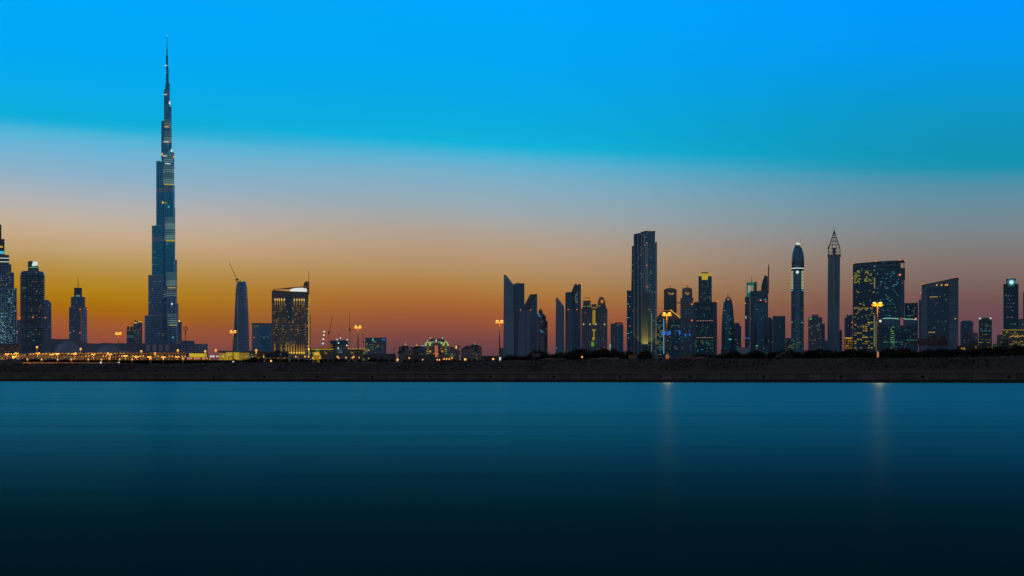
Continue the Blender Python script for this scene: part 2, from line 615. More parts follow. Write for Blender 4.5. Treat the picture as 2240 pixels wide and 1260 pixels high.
class Bld:
    def __init__(s, name, label, cat, D, px, group=None):
        s.D = D
        s.k = D / F
        s.root = tag_root(name, (X_(px, D), D, GZ), label, cat, group)
        s.nlit = 0
        s.az = math.atan2(s.root.location.x, D)     # each building faces the creek
        s.root['_az'] = s.az
        s.root.rotation_euler = (0, 0, -s.az)

    def x(s, px):
        return X_(px, s.D)

    def z(s, py):
        return GZ if py is None else Z_(py, s.D)

    def box(s, name, mat, x0, x1, y0, y1, d0=0.0, d1=None):
        """pixels across and down, metres in depth behind the front plane"""
        if d1 is None:
            d1 = d0 + max(6.0, abs(x1 - x0) * s.k * 0.8)
        mb = MB()
        mb.box(s.x(x0), s.x(x1), s.D + d0, s.D + d1, s.z(y1), s.z(y0))
        return mb.make(name, mat, s.root)

    def boxes(s, name, mat, rows, parent=None):
        mb = MB()
        for x0, x1, y0, y1, d0, d1 in rows:
            mb.box(s.x(x0), s.x(x1), s.D + d0, s.D + d1, s.z(y1), s.z(y0))
        o = mb.make(name, mat, s.root)
        if parent:
            o.parent = parent
        return o

    def poly(s, name, mat, pts, d0=0.0, d1=30.0):
        mb = MB()
        mb.front_poly([(s.x(a), s.z(b)) for a, b in pts], s.D + d0, s.D + d1)
        return mb.make(name, mat, s.root)

    def ext(s, name, mat, foot, y0, y1):
        """foot: (px, depth m) pairs counter-clockwise seen from above"""
        mb = MB()
        mb.ext([(s.x(a), s.D + b) for a, b in foot], s.z(y1), s.z(y0))
        return mb.make(name, mat, s.root)

    def lathe(s, name, mat, cx, prof, dc, seg=24, smooth=False, sy=1.0):
        """prof: (radius px, py) from the bottom up"""
        mb = MB()
        mb.lathe(s.x(cx), s.D + dc, [(r * s.k, s.z(y)) for r, y in prof], seg, sy)
        return mb.make(name, mat, s.root, smooth)

    def bar(s, name, mat, pts, r=0.5, d=0.0, seg=5, r2=None):
        mb = MB()
        for (a, b), (c, e) in zip(pts, pts[1:]):
            mb.bar((s.x(a), s.D + d, s.z(b)), (s.x(c), s.D + d, s.z(e)), r * s.k, seg, None if r2 is None else r2 * s.k)
        return mb.make(name, mat, s.root)

    def ball(s, name, mat, px, py, r=1.0, d=-1.0):
        mb = MB()
        rr = r * s.k
        mb.lathe(s.x(px), s.D + d, [(rr * math.sin(a), s.z(py) - rr * math.cos(a)) for a in [0.15, 0.7, 1.25, 1.85, 2.4, 2.99]], 10)
        return mb.make(name, mat, s.root, True)

    def windows(s, rect, pitch, dens, cols, size=(1.7, 1.1), k=0.8, d=-0.35, clump=0.0, cap=100, name='lit_window'):
        """each lit window is a glowing pane of its own, just proud of the wall"""
        x0, x1, y0, y1 = rect
        px, py = pitch
        nx, ny = int((x1 - x0) / px), int((y1 - y0) / py)
        cells = [(i, j) for i in range(nx) for j in range(ny)]
        R.shuffle(cells)
        from mathutils import noise
        for i, j in cells:
            if s.nlit >= cap:
                break
            p = dens
            if clump:
                v = noise.noise(Vector((i * 0.45 + s.root.location.x, j * 0.3, 0.5)))
                p = dens * (1 + clump) if v > 0.08 else dens * 0.3
            if R.random() > p:
                continue
            c = R.choice(cols)
            kk = R.choice((0.4, 0.62, 0.95)) * k
            w, h = size[0] * s.k * R.choice((1, 1, 1.5)), size[1] * s.k
            key = (round(w, 2), round(h, 2), c, round(kk, 2))
            if key not in WIN:
                mb = MB()
                mb.box(-w / 2, w / 2, -0.15, 0.15, -h / 2, h / 2)
                me = bpy.data.meshes.new('lit_window')
                me.from_pydata(mb.v, [], mb.f)
                me.materials.append(glow('window_glow_%d_%d_%d_%d' % (*c, int(kk * 100)), c, kk))
                WIN[key] = me
            o = bpy.data.objects.new(name, WIN[key])
            COL.objects.link(o)
            o.parent = s.root
            o.location = ((s.x(x0 + (i + 0.5) * px) - s.root.location.x) * math.cos(s.az), d, s.z(y0 + (j + 0.5) * py) - GZ)
            s.nlit += 1


WIN = {}
m_steel = pbr("dark_steel", (0.16, 0.17, 0.20), 0.5, 0.6)
m_roofm = pbr("roof_metal", (0.20, 0.26, 0.34), 0.5, 0.7)
m_crane = pbr("crane_paint", (0.30, 0.16, 0.06), 0.6)
m_stone = pbr("dusk_stone", (0.42, 0.36, 0.34), 0.8)
m_concT = pbr("tower_concrete", (0.44, 0.42, 0.44), 0.8)
g_red = glow("aircraft_light", (255, 120, 30), 1.3)
g_warm = glow("warm_light", (225, 170, 60), 1.0)
g_white = glow("white_light", (215, 225, 215), 1.0)
g_teal = glow("teal_light", (60, 190, 200), 0.9)
g_yel = glow("yellow_light", (205, 165, 40), 0.8)
g_green = glow("green_light", (100, 200, 110), 0.7)
g_blue = glow("blue_light", (40, 110, 220), 0.9)

# ================================================================== left group
# stepped tower cut by the left edge
b = Bld("stepped_tower", "stepped tower with blue-white lit windows and tapering crown, farthest left", "skyscraper", 3500, -5)
f = facade("fac_stepped", (0.22, 0.42, 0.60), (0.08, 0.14, 0.22), 3.9, 4.0, 0.5, 0.5, 0.7, ((150, 205, 215), (110, 195, 215)), 0.3)
f2 = facade("fac_stepped_hi", (0.20, 0.36, 0.50), (0.08, 0.13, 0.2), 3.9, 5.0, 0.7, 0.5, 0.12, ((190, 180, 110), (60, 110, 220)), 0.4)
b.box("base_block", f, -48, 37, 630, 752, 0, 60)
b.box("upper_block", f2, -42, 31, 595, 630, 4, 56)
b.box("upper_block", f2, -36, 25, 577, 595, 8, 52)
b.box("crown_deck", pbr("crown_deck", (0.35, 0.4, 0.45), 0.5), -31, 20, 556, 577, 12, 48)
for i in range(5):
    b.box("crown_slat", g_white if i % 2 else m_steel, -30, 19.5, 559 + i * 4, 560 + i * 4, 11, 11.9)
b.box("lantern", m_roofm, -22, 10, 521, 556, 16, 44)
b.box("lantern_light", g_teal, -21, 9, 548, 554, 15.2, 15.9)
b.box("lantern_light", g_warm, -18, 6, 537, 540, 15.2, 15.9)
b.ext("spire", m_steel, [(-13, 22), (3, 22), (3, 34), (-13, 34)], 489, 521)
b.windows((-2, 15, 684, 750), (3.2, 3.3), 0.9, [(170, 215, 220), (120, 195, 215)], (1.7, 1.5), 0.95, cap=44)
b.windows((18, 37, 632, 750), (2.9, 3.3), 0.75, [(90, 150, 230), (150, 200, 230), (200, 190, 120)], (2.2, 1.1), 0.85, cap=84)
b.windows((0, 30, 597, 628), (3.2, 3.2), 0.5, [(60, 110, 230), (200, 180, 90)], (2.0, 1.0), 0.7, 3.6, cap=99)
fp = facade("fac_podium", (0.62, 0.42, 0.36), (0.10, 0.07, 0.07), 3.4, 3.2, 0.55, 0.55, 0.35, ((220, 140, 110), (200, 150, 60)), 0.3, metal=0.2)
b.box("podium", fp, -50, 43.5, 756, None, -12, 70)
b.box("podium_roof", m_roofm, -49, 43, 752, 756, -8, 66)

b = Bld("slab_tower", "narrow dark slab tower showing between the stepped tower and the round balconied tower", "tower", 3900, 40)
b.box("body", facade("fac_s1", SLATE, None, 3.6, 3.0, seed=1), 37, 46, 700, None, 0, 30)
b.ball("beacon", g_red, 37.6, 725, 1.0)

# round balconied tower
b = Bld("round_tower", "broad dark round tower ringed with balconies, its top drum bearing a white lit face", "skyscraper", 3300, 71)
f = facade("fac_round", (0.15, 0.30, 0.42), (0.06, 0.10, 0.15), 3.7, 4.2, 0.7, 0.55, 0.035, ((200, 150, 60), (150, 190, 150)), 0.5, rough=0.4)
b.lathe("body", f, 71, [(26.5, None), (26.5, 598), (25, 594), (23, 592)], 28, 32)
m_bal = pbr("balcony_edge", (0.34, 0.30, 0.30), 0.7)
rows = MB()
y = 603
while y < 780:
    rows.lathe(b.x(71), b.D + 28, [(28.3 * b.k, b.z(y + 1.0)), (28.3 * b.k, b.z(y))], 32)
    y += 4.6
rows.make("balcony_slab", m_bal, b.root)
b.lathe("crown_drum", m_roofm, 73, [(12, 592), (12, 583), (11.5, 583), (9, 579)], 28)
b.lathe("crown_cap", pbr("crown_cap_glass", (0.08, 0.22, 0.26), 0.3, 0.6), 72, [(11.2, 583), (11.2, 572), (10, 569.5)], 28)
b.poly("lit_face", glow("face_white", (215, 222, 215), 0.95), [(72, 570.5), (81, 570.5), (83.2, 575), (82, 580), (74, 581), (69.5, 581)], 13.2, 15)
b.box("crown_light", g_green, 62, 84, 583.6, 584.6, 13.0, 14.2)
b.windows((50, 92, 600, 770), (3.4, 4.6), 0.05, [WARM, GREEN, TEAL], (1.5, 1.1), 0.7, -3.0)
for i in range(9):
    pass
for p in ((43.6, 695), (72, 694), (99.5, 694)):
    b.ball("beacon", g_red, p[0], p[1], 1.3, -2 if p[0] == 72 else 14)

b = Bld("chamfered_tower", "slim blue tower with a chamfered top tucked behind the round balconied tower", "tower", 3700, 104)
b.poly("body", facade("fac_s2", DUSKG, (0.12, 0.2, 0.3), 3.7, 3.0, lit=0.02, seed=3), [(97, 800), (97, 656), (106, 656), (112.5, 664), (112.5, 800)], 0, 30)

# tower with needle and stepped shoulders
b = Bld("needle_tower", "grey stepped tower with a slim needle, standing alone behind the long domed mall", "skyscraper", 3600, 170)
f = facade("fac_needle", (0.20, 0.34, 0.48), (0.10, 0.16, 0.24), 3.8, 3.4, 0.7, 0.55, 0.03, seed=5)
f2 = facade("fac_needle2", (0.34, 0.46, 0.58), (0.14, 0.22, 0.30), 7.6, 5.2, 0.82, 0.85, 0.01, seed=6)
b.box("body", f, 151, 177, 672, None, 0, 36)
b.box("side_block", f2, 177.4, 190.5, 672, None, 2, 34)
b.box("pilaster", m_concT, 170.5, 177, 672, None, -2.5, -0.2)
b.box("upper_block", f, 155, 186, 649, 671.9, 4, 30)
b.box("crown_block", m_roofm, 162, 179.3, 629, 648.9, 8, 26)
b.box("crown_light", glow("crown_dim", (110, 160, 150), 0.6), 166, 175, 645, 648.4, 7.2, 7.9)
b.bar("needle", m_steel, [(170.7, 629), (170.7, 609)], 1.0, 16, 6, 0.5)
for p in ((175, 676.5), (175, 728), (151, 729), (190.5, 677)):
    b.ball("beacon", g_red, p[0], p[1], 1.0, -3.4)
b.windows((153, 169, 675, 740), (3, 4), 0.06, [WARM, TEAL], (1.2, 1.0), 0.5)

# the tallest tower
b = Bld("supertall_tower", "supertall blue tower of setback rounded tiers rising to a thin spire far above everything else", "skyscraper", 3700, 366)
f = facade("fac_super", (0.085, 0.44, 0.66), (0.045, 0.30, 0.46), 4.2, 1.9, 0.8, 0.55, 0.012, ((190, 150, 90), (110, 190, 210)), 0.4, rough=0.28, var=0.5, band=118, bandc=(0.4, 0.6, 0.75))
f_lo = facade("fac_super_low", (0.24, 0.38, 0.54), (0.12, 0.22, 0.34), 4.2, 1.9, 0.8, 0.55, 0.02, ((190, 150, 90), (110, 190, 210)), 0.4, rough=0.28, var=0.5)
cx, cy = 366.5, 0.0
FR = math.radians(-80)
DIRS = {'front': FR, 'left': FR - math.radians(120), 'right': FR + math.radians(120)}


def stadium(L, w, ang, n=12):
    """rounded bar from the centre out to L, half width w, in metres round the tower's axis"""
    pts = []
    ca, sa = math.cos(ang), math.sin(ang)
    loc = [(0, -w)] + [(L + w * math.cos(t), w * math.sin(t)) for t in [-math.pi / 2 + math.pi * i / n for i in range(n + 1)]] + [(0, w)]
    for u_, v_ in loc:
        pts.append((b.x(cx) + u_ * ca - v_ * sa, b.D + cy + u_ * sa + v_ * ca))
    return pts


def wing(which, tiers):
    """tiers from the lowest: (top py, length px, half width px)"""
    ybot = None
    for i, (yt, L, w) in enumerate(tiers):
        mb = MB()
        mb.ext(stadium(max(L, 0.1) * b.k, w * b.k, DIRS[which]), b.z(ybot), b.z(yt))
        o = mb.make("wing_tier", f if yt < 560 else f_lo, b.root)
        # mechanical band and terrace parapet near the tier's head
        mb = MB()
        mb.ext(stadium(max(L, 0.1) * b.k, (w + 0.25) * b.k, DIRS[which]), b.z(yt + 1.4), b.z(yt - 0.3))
        mb.make("terrace_rim", pbr("terrace_metal", (0.75, 0.74, 0.66), 0.3, 0.7), b.root)
        ybot = yt - 0.3


def lw(ext, w, c):
    return (ext - w) / c


wing('left', [(690, lw(50.5, 9.2, .94), 9.2), (602, lw(42.5, 9.2, .94), 9.2), (494, lw(34.5, 9, .94), 9), (353, lw(25, 8.2, .94), 8.2), (265, lw(14, 6, .94), 6), (196, lw(8, 3.8, .94), 3.8)])
wing('right', [(702, lw(30.5, 8, .77), 8), (663, lw(24, 8, .77), 8), (568, lw(21, 8, .77), 8), (455, lw(17, 8, .77), 8), (406, lw(16, 8, .77), 8), (333, lw(14.8, 7, .77), 7), (233, lw(9.0, 5, .77), 5), (182, lw(5.2, 3.0, .77), 3.0)])
wing('front', [(713, 66, 9.4), (632, 52, 9.8), (530, 36, 10.2), (406, 20, 10.6), (361, 14, 9.0), (314, 8, 8.0), (281, 3, 7.0), (212, 1, 4.2)])
b.lathe("core", f, cx - 0.5, [(8, 700), (8, 333.2), (7.6, 333), (7.0, 266), (6.4, 250), (5.2, 233), (5.0, 190), (3.4, 182), (3.0, 149)], cy, 18)
b.lathe("spire", m_steel, 365.3, [(2.1, 149), (2.0, 122), (1.3, 121), (1.1, 108), (0.75, 107), (0.45, 78)], cy, 10)
b.ball("beacon", g_white, 365.3, 78, 0.8, cy)
m_glint = glow("glint_glow", (120, 148, 145), 0.55)
# floodlit glints put in as glowing rings round the tall tower's front
for (ya, yb, off, w) in ((636, 652, 9.2, 10.05), (690, 712, 11.6, 9.65), (600, 630, 9.2, 10.05), (505, 528, 6.4, 10.45), (480, 503, 6.4, 10.45), (382, 405, 3.6, 10.85), (365, 380, 3.6, 10.85),
                         (338, 359, 2.5, 9.2), (290, 312, 1.5, 8.2), (262, 280, 0.6, 7.2)):
    y = ya
    L = off / 0.174
    rr = MB()
    dim = MB()
    while y < yb:
        (rr if y > ya + (yb - ya) * 0.45 else dim).ext(stadium(L * b.k, w * b.k, DIRS['front']), b.z(y + 1.2), b.z(y))
        y += 4.3
    rr.make("glint_rings", m_glint, b.root)
    dim.make("glint_rings", glow("glint_glow_dim", (90, 125, 135), 0.42), b.root)
tt = [(358.5, 366, 212, g_white), (360, 367, 149, g_white), (361, 366, 164, g_teal), (359, 370, 281.6, g_warm), (357.5, 371, 314.6, g_white), (359, 381, 406.8, g_warm),
      (362.5, 383, 530.8, g_yel), (366, 385, 632.8, g_yel), (369.5, 387, 713.8, g_yel), (356, 366, 345, g_white), (360, 374, 361.5, g_white)]
for x0, x1, y, g in tt:
    b.box("terrace_light", g, x0 + 0.8, x1 - 1.2, y, y + 0.7, cy - 84 if y > 600 else cy - 64 if y > 450 else cy - 36, cy - 30)
for x, y, g in ((356, 446.5, g_warm), (355, 342, g_warm), (371, 230, g_white), (375, 333, g_white), (369, 456, g_teal), (378, 740, g_teal), (376, 668, g_white), (380, 347, g_yel), (352, 355, g_teal)):
    b.box("lit_window", g, x - 1.6, x + 1.6, y - 1.2, y + 1.2, cy - 90 if y > 600 else cy - 45, cy - 20)
b.windows((320, 364, 500, 745), (3, 4.2), 0.035, [WARM, TEAL, (170, 110, 70)], (1.1, 0.9), 0.5, 30, cap=100)

# small twin blocks left of it
b = Bld("twin_block", "plainer lower half of the paired small towers beside the supertall tower", "tower", 3500, 284)
f = facade("fac_tw", (0.22, 0.34, 0.44), (0.10, 0.15, 0.2), 3.8, 3.4, 0.6, 0.55, 0.03, seed=9)
b.box("body", f, 277, 291.5, 719, None, 0, 24)
b.box("roof_house", m_roofm, 278, 283, 714, 718.9, 4, 16)
b.box("roof_house", m_roofm, 285, 291, 714, 718.9, 4, 16)
b.windows((278, 291, 733, 740), (3.2, 3), 0.9, [(120, 190, 200)], (1.4, 1.1), 0.7)
b.windows((278, 291, 721, 724), (4, 3), 0.9, [WARM], (1.6, 1.1), 0.7)
b = Bld("twin_block", "taller half of the paired small towers beside the supertall tower, with a yellow lit crown", "tower", 3450, 302)
b.box("body", f, 291.5, 301, 706, None, 0, 24)
b.box("side_block", f, 301.1, 311.5, 703, None, 2, 26)
b.poly("crown_screen", m_concT, [(294, 706), (294, 700), (302, 703.5), (302, 706)], -1, 0.6)
b.box("crown_light", g_yel, 293, 300, 705, 708, -1.6, -1.05)
b.box("crown_light", g_warm, 302, 311, 703, 704.6, -0.5, 1.5)
b.windows((292, 311, 712, 745), (3.2, 3.8), 0.12, [WARM], (1.2, 1.0), 0.6)

b = Bld("stub_tower", "small dark tower with a glowing rooftop lamp at the foot of the supertall tower", "tower", 3400, 394)
b.box("body", f, 391.5, 397.5, 704, None, 0, 20)
b.ball("rooftop_lamp", glow("roof_amber", (250, 190, 60), 1.3), 392.3, 702.5, 2.0, -2)
b = Bld("radio_mast", "lattice radio mast with a square antenna head, just right of the supertall tower", "mast", 2900, 406)
b.bar("pole", m_steel, [(406, 765), (406, 713)], 0.8, 0, 6)
b.boxes("antenna_head", m_steel, [(401.5, 402.5, 715, 724, -1, 1), (409.5, 410.5, 715, 724, -1, 1), (401.5, 410.5, 716, 716.8, -.4, .4), (402, 410, 721.5, 722.3, -.4, .4), (404.5, 405.3, 725, 730, -1, 1), (405.3, 408.5, 727, 728, -.4, .4)])

# the mall: long low roofscape
b = Bld("mall", "long low dark mall with a gently domed roofline at the foot of the left towers", "mall", 2900, 250)
mm = pbr("mall_roof", (0.30, 0.36, 0.46), 0.55, 0.4, noise=0.4, scale=0.03)
b.poly("domed_hall", mm, [(95, 800), (95, 744), (108, 742), (160, 742.5), (172, 744), (186, 749), (196, 751.5), (215, 752), (226, 750), (250, 751), (262, 750.5), (275, 751), (285, 749.8), (330, 751), (396, 752), (396, 800)], 0, 90)
b.lathe("dome", pbr("dome_metal", (0.36, 0.42, 0.52), 0.4, 0.5), 150, [(34, 790), (33, 768), (27, 757), (17, 749), (6, 746), (1, 745.5)], 2, 28, True, 0.4)
b.lathe("dome", MATS["dome_metal"], 240, [(34, 790), (33, 772), (27, 762), (17, 756), (6, 754), (1, 753.5)], 2, 28, True, 0.4)
b.box("end_block", facade("fac_mall", (0.24, 0.30, 0.38), (0.12, 0.17, 0.24), 4.5, 6, 0.8, 0.6, 0.02, seed=12), 396.1, 428, 744, None, 4, 80)
b.box("end_block", MATS["fac_mall"], 428.1, 457.5, 751, None, 2, 70)
b.boxes("light_shaft", pbr("pale_panel", (0.62, 0.66, 0.72), 0.5, 0.3), [(320 + 14 * i, 329 + 14 * i, 754, 768, -3 + 0.5 * i, -0.3) for i in range(4)])
b.windows((430, 456, 752, 765), (5, 4), 0.25, [TEAL, GREEN], (1.3, 0.9), 0.6, 1.5)

# long arcade / car park building under orange lamps
b = Bld("arcade_building", "long low tan building with rows of small arcaded windows behind the orange car park lamps", "building", 1420, 195)
fa = facade("fac_arcade", (0.10, 0.07, 0.045), (0.46, 0.32, 0.2), 3.6, 2.8, 0.5, 0.5, 0.07, ((225, 190, 70), (150, 190, 120)), 0.5, metal=0.0, rough=0.8)
b.box("wing", fa, -20, 60, 775, None, 0, 30)
b.box("wing", fa, 60.1, 190, 772.5, None, 6, 40)
b.box("wing", fa, 190.1, 330, 771, None, 4, 40)
b.box("wing", fa, 330.1, 411, 770, None, 0, 40)
b.box("roof_house", m_concT, 262, 284, 768, 770.9, 10, 30)
b.boxes("eave_light", g_warm, [(100 + i * 7.1 + R.uniform(-1, 1), 103 + i * 7.1 + R.uniform(-1, 1), 772.2, 772.9, 3.6, 4.0) for i in range(25)])
b.windows((50, 410, 780, 786), (4.5, 3.0), 0.3, [WARM, (150, 200, 120), (190, 190, 130)], (1.4, 1.1), 0.8, -0.4, cap=95)
# ================================================================== centre-left
def crane(label, D, mast, jib, counter=None, cab=None, mat=None, hook=True, w=1.0):
    """mast/jib: two px points each; lattice of chords and diagonals"""
    b = Bld("tower_crane", label, "crane", D, mast[0][0])
    mat = mat or m_crane

    def lattice(name, p, q, wd):
        mb = MB()
        P, Q = Vector((b.x(p[0]), b.D, b.z(p[1]))), Vector((b.x(q[0]), b.D, b.z(q[1])))
        d = (Q - P).normalized()
        side = Vector((-d.z, 0, d.x))
        h = wd * b.k / 2
        n = max(3, int((Q - P).length / (wd * b.k * 1.6)))
        cor = [side * h + Vector((0, h, 0)), side * -h + Vector((0, h, 0)), side * -h + Vector((0, -h, 0)), side * h + Vector((0, -h, 0))]
        for c in cor:
            mb.bar(P + c, Q + c, 0.16 * b.k, 4)
        for i in range(n):
            a0, a1 = P.lerp(Q, i / n), P.lerp(Q, (i + 1) / n)
            for j in range(4):
                mb.bar(a0 + cor[(i + j) % 4], a1 + cor[(i + j + 1) % 4], 0.10 * b.k, 3)
        mb.make(name, mat, b.root)

    lattice("mast", (mast[0][0], 800) if mast[0][1] is None else mast[0], mast[1], 1.7 * w)
    lattice("jib", jib[0], jib[1], 1.2 * w)
    cx_, cy_ = mast[1]
    b.box("cab", m_steel, cx_ - 1.6, cx_ + 1.8, cy_ - 1.4, cy_ + 1.6, -1.5, 2)
    if counter:
        b.box("counterweight", m_steel, counter[0], counter[0] + 3.5, counter[1], counter[1] + 3, -1.5, 1.5)
        b.bar("tie_rod", mat, [jib[0], (counter[0] + 1.5, counter[1] - 3), (counter[0] + 1.5, counter[1])], 0.35)
        b.bar("pendant", mat, [(counter[0] + 1.5, counter[1] - 3), (jib[0][0] + (jib[1][0] - jib[0][0]) * 0.6, jib[0][1] + (jib[1][1] - jib[0][1]) * 0.6)], 0.14)
    return b


# curved tower with rough edges, still being clad
b = Bld("tapering_tower", "dark tapering tower with ragged unfinished edges and a luffing crane on its shoulder", "skyscraper", 3600, 529)
f = facade("fac_taper", (0.24, 0.36, 0.48), (0.13, 0.21, 0.3), 3.8, 3.0, 0.7, 0.6, 0.015, seed=15)
prof = [(790, 511, 545), (768, 511, 545), (735, 512, 544.5), (700, 513, 543.5), (670, 514.5, 542), (640, 516, 540.5), (622, 518, 539), (616, 519, 538)]
mb = MB()
rings = []
for y, x0, x1 in prof:
    X0, X1, zz = b.x(x0), b.x(x1), b.z(y)
    dp = 34
    ch = (X1 - X0) * 0.22
    rings.append([(X0, b.D + 8, zz), (X0 + ch, b.D, zz), (X1 - ch, b.D, zz), (X1, b.D + 8, zz), (X1, b.D + dp, zz), (X0, b.D + dp, zz)])
mb.loft(rings)
mb.make("body", f, b.root)
mb = MB()
for i in range(58):
    y = 622 + i * 2.7
    for (ya, xa, xb), (yb, xc, xd) in zip(prof, prof[1:]):
        if yb <= y <= ya:
            t = (ya - y) / (ya - yb)
            l, r_ = xa + (xc - xa) * t, xb + (xd - xb) * t
    e = R.uniform(0.2, 1.3)
    mb.box(b.x(l - e), b.x(l + 1.2), b.D + 7.2, b.D + 20, b.z(y + 1.1), b.z(y))
    e = R.uniform(0.2, 1.3)
    mb.box(b.x(r_ - 1.2), b.x(r_ + e), b.D + 7.2, b.D + 20, b.z(y + 1.1), b.z(y))
mb.make("edge_scaffold", m_concT, b.root)
mb = MB()
for i in range(9):
    x = 519 + i * 2.2
    mb.box(b.x(x), b.x(x + 0.8), b.D + 10, b.D + 12, b.z(616), b.z(611.8 + R.uniform(0, 3.5)))
mb.make("starter_bars", m_steel, b.root)
b.boxes("edge_lighting", glow("site_blue", (110, 150, 180), 0.55), [(519 + 0.0 * i, 520, 646 + i * 3.6, 647.3 + i * 3.6, -0.6, 1.2) for i in range(34)])
b.boxes("hoist_strip", m_concT, [(531, 532.2, 660, 770, -1.2, -0.2)])
b.windows((522, 540, 625, 700), (4, 6), 0.12, [(120, 170, 190), TEAL], (1.1, 1.0), 0.6)
crane("orange luffing crane leaning over the left shoulder of the tapering tower", 3590, ((516.5, 700), (516.5, 612)), ((517.5, 611), (502, 575)), (518.5, 610))

b = Bld("glass_block", "squat blue glass block between the tapering tower and the hotel with the slanted crown", "building", 3300, 572)
f = facade("fac_gb", (0.26, 0.38, 0.50), (0.16, 0.25, 0.35), 4.0, 3.4, 0.7, 0.5, 0.01, seed=17)
b.box("body", f, 551, 594.5, 709.5, None, 0, 40)
b.box("roof_edge", m_roofm, 550.4, 595, 706.8, 709.4, -0.6, 41)
b.box("atrium_glass", facade("fac_gb2", (0.10, 0.30, 0.46), (0.08, 0.24, 0.38), 4, 3, seed=18, lit=0.01), 568.5, 590, 720, 768, -0.9, -0.2)
b.box("upper_panel", MATS["fac_gb2"], 570, 589, 716, 719, -0.7, -0.2)
b.windows((553, 567, 711, 717), (3, 2.3), 0.6, [(170, 160, 70)], (1.6, 1.0), 0.5)
b.windows((569, 590, 734, 738), (3.4, 3), 0.5, [GREEN, TEAL], (1.4, 0.8), 0.7, -1.2)
b.ball("beacon", g_red, 555.5, 738.5, 1.0)

# hotel with slanted crown and uplit pilasters
b = Bld("hotel_tower", "brown hotel tower with glowing vertical uplights, white-lit slanted crown and thin corner mast", "skyscraper", 3000, 635)
f = facade("fac_hotel", (0.10, 0.13, 0.17), (0.36, 0.31, 0.30), 3.3, 3.6, 0.6, 0.55, 0.16, ((205, 160, 40), (190, 130, 40)), 0.55, metal=0.35, rough=0.5)
b.poly("body", f, [(594.5, 800), (594.5, 651), (595, 636), (674, 642.5), (677, 660), (678.3, 700), (678.3, 800)], 0, 46)
b.poly("parapet_band", pbr("hotel_stone", (0.36, 0.33, 0.33), 0.6, 0.3), [(594.3, 651), (594.6, 635.8), (674.6, 642.4), (676.5, 655), (676.5, 657)], -1.0, -0.15)
b.box("recess", facade("fac_hrec", (0.12, 0.2, 0.28), (0.07, 0.11, 0.15), 3.3, 2.5, lit=0.03, seed=21), 627.5, 637.5, 646, 700, -1.4, -1.05)
m_pil = pbr("pilaster_stone", (0.5, 0.40, 0.34), 0.7)
UP = [602, 606.7, 611.3, 616.2, 621.6, 643.8, 649.6, 655.2, 660.2, 665.2]
for x in UP:
    b.box("pilaster", m_pil, x - 0.9, x + 0.9, 657, None, -1.3, -0.1)
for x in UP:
    b.box("uplight_wash", glow("wash_hi", (240, 205, 110), 1.0), x - 1.0, x + 1.0, 653.6, 657.6, -1.9, -1.4)  # light wash of the uplights put in as glowing strips
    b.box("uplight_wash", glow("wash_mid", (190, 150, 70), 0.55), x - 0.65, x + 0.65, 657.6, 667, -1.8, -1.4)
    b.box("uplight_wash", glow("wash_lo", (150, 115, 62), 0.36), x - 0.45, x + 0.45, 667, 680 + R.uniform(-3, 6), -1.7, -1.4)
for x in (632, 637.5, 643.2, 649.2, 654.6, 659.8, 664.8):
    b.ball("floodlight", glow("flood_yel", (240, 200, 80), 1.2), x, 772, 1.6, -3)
    b.poly("glowing_light_cone", glow("wash_mid2", (200, 150, 30), 0.7), [(x - 1.2, 771), (x + 1.2, 771), (x, 750 + R.uniform(-6, 4))], -1.9, -1.4)  # floodlight beams put in as glowing triangles
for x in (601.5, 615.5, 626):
    b.poly("glowing_light_cone", MATS["wash_mid2"], [(x - 0.9, 768), (x + 0.9, 768), (x, 748 + R.uniform(-4, 4))], -1.9, -1.4)
b.windows((597, 627, 668, 735), (3.9, 3.9), 0.17, [WARM, (210, 170, 40), (170, 150, 50)], (1.9, 1.1), 0.9, -0.6, 0.8, cap=52)
b.windows((634, 672, 664, 735), (3.9, 3.9), 0.17, [WARM, (210, 170, 40), (170, 150, 50)], (1.9, 1.1), 0.9, -0.6, 0.8, cap=100)
b.poly("crown_soffit", pbr("crown_bronze", (0.42, 0.26, 0.14), 0.4, 0.5), [(598, 633), (626, 629.5), (664, 626), (674.5, 630), (675, 642), (598, 635.4)], 2, 30)
b.poly("crown_glow", glow("crown_white", (225, 228, 220), 0.95), [(634, 633.2), (645, 630), (662, 629), (671.5, 632), (671.5, 637.8), (634, 637)], 0.9, 1.9)
b.poly("crown_glow", glow("crown_amber", (200, 150, 80), 0.7), [(602, 633.5), (633.5, 632.5), (633.5, 637), (602, 634.8)], 0.9, 1.9)
b.poly("crown_fin", pbr("fin_metal", (0.38, 0.32, 0.32), 0.4, 0.5), [(663.6, 625.6), (665, 618.5), (667.5, 615.4), (675, 615), (675.4, 642), (674.6, 630), (670, 626)], 4, 18)
b.bar("mast", pbr("mast_copper", (0.55, 0.38, 0.30), 0.5, 0.4), [(675.8, 655), (675.8, 593)], 0.9, 2, 6, 0.5)
b.box("corner_light_strip", g_yel, 675.1, 676.7, 645, 778, -1.2, -0.3)
for y in (675.5, 713, 757):
    b.ball("beacon", g_red, 673.3, y, 1.0, -1.6)
b.ball("corner_lamp", glow("corner_white", (250, 225, 150), 1.3), 675.6, 764, 1.8, -3)
b = Bld("slab_tower", "sliver of a brown tower showing just behind the mast side of the slanted-crown hotel", "tower", 3300, 678)
b.box("body", f, 672, 679.3, 690, None, 0, 20)

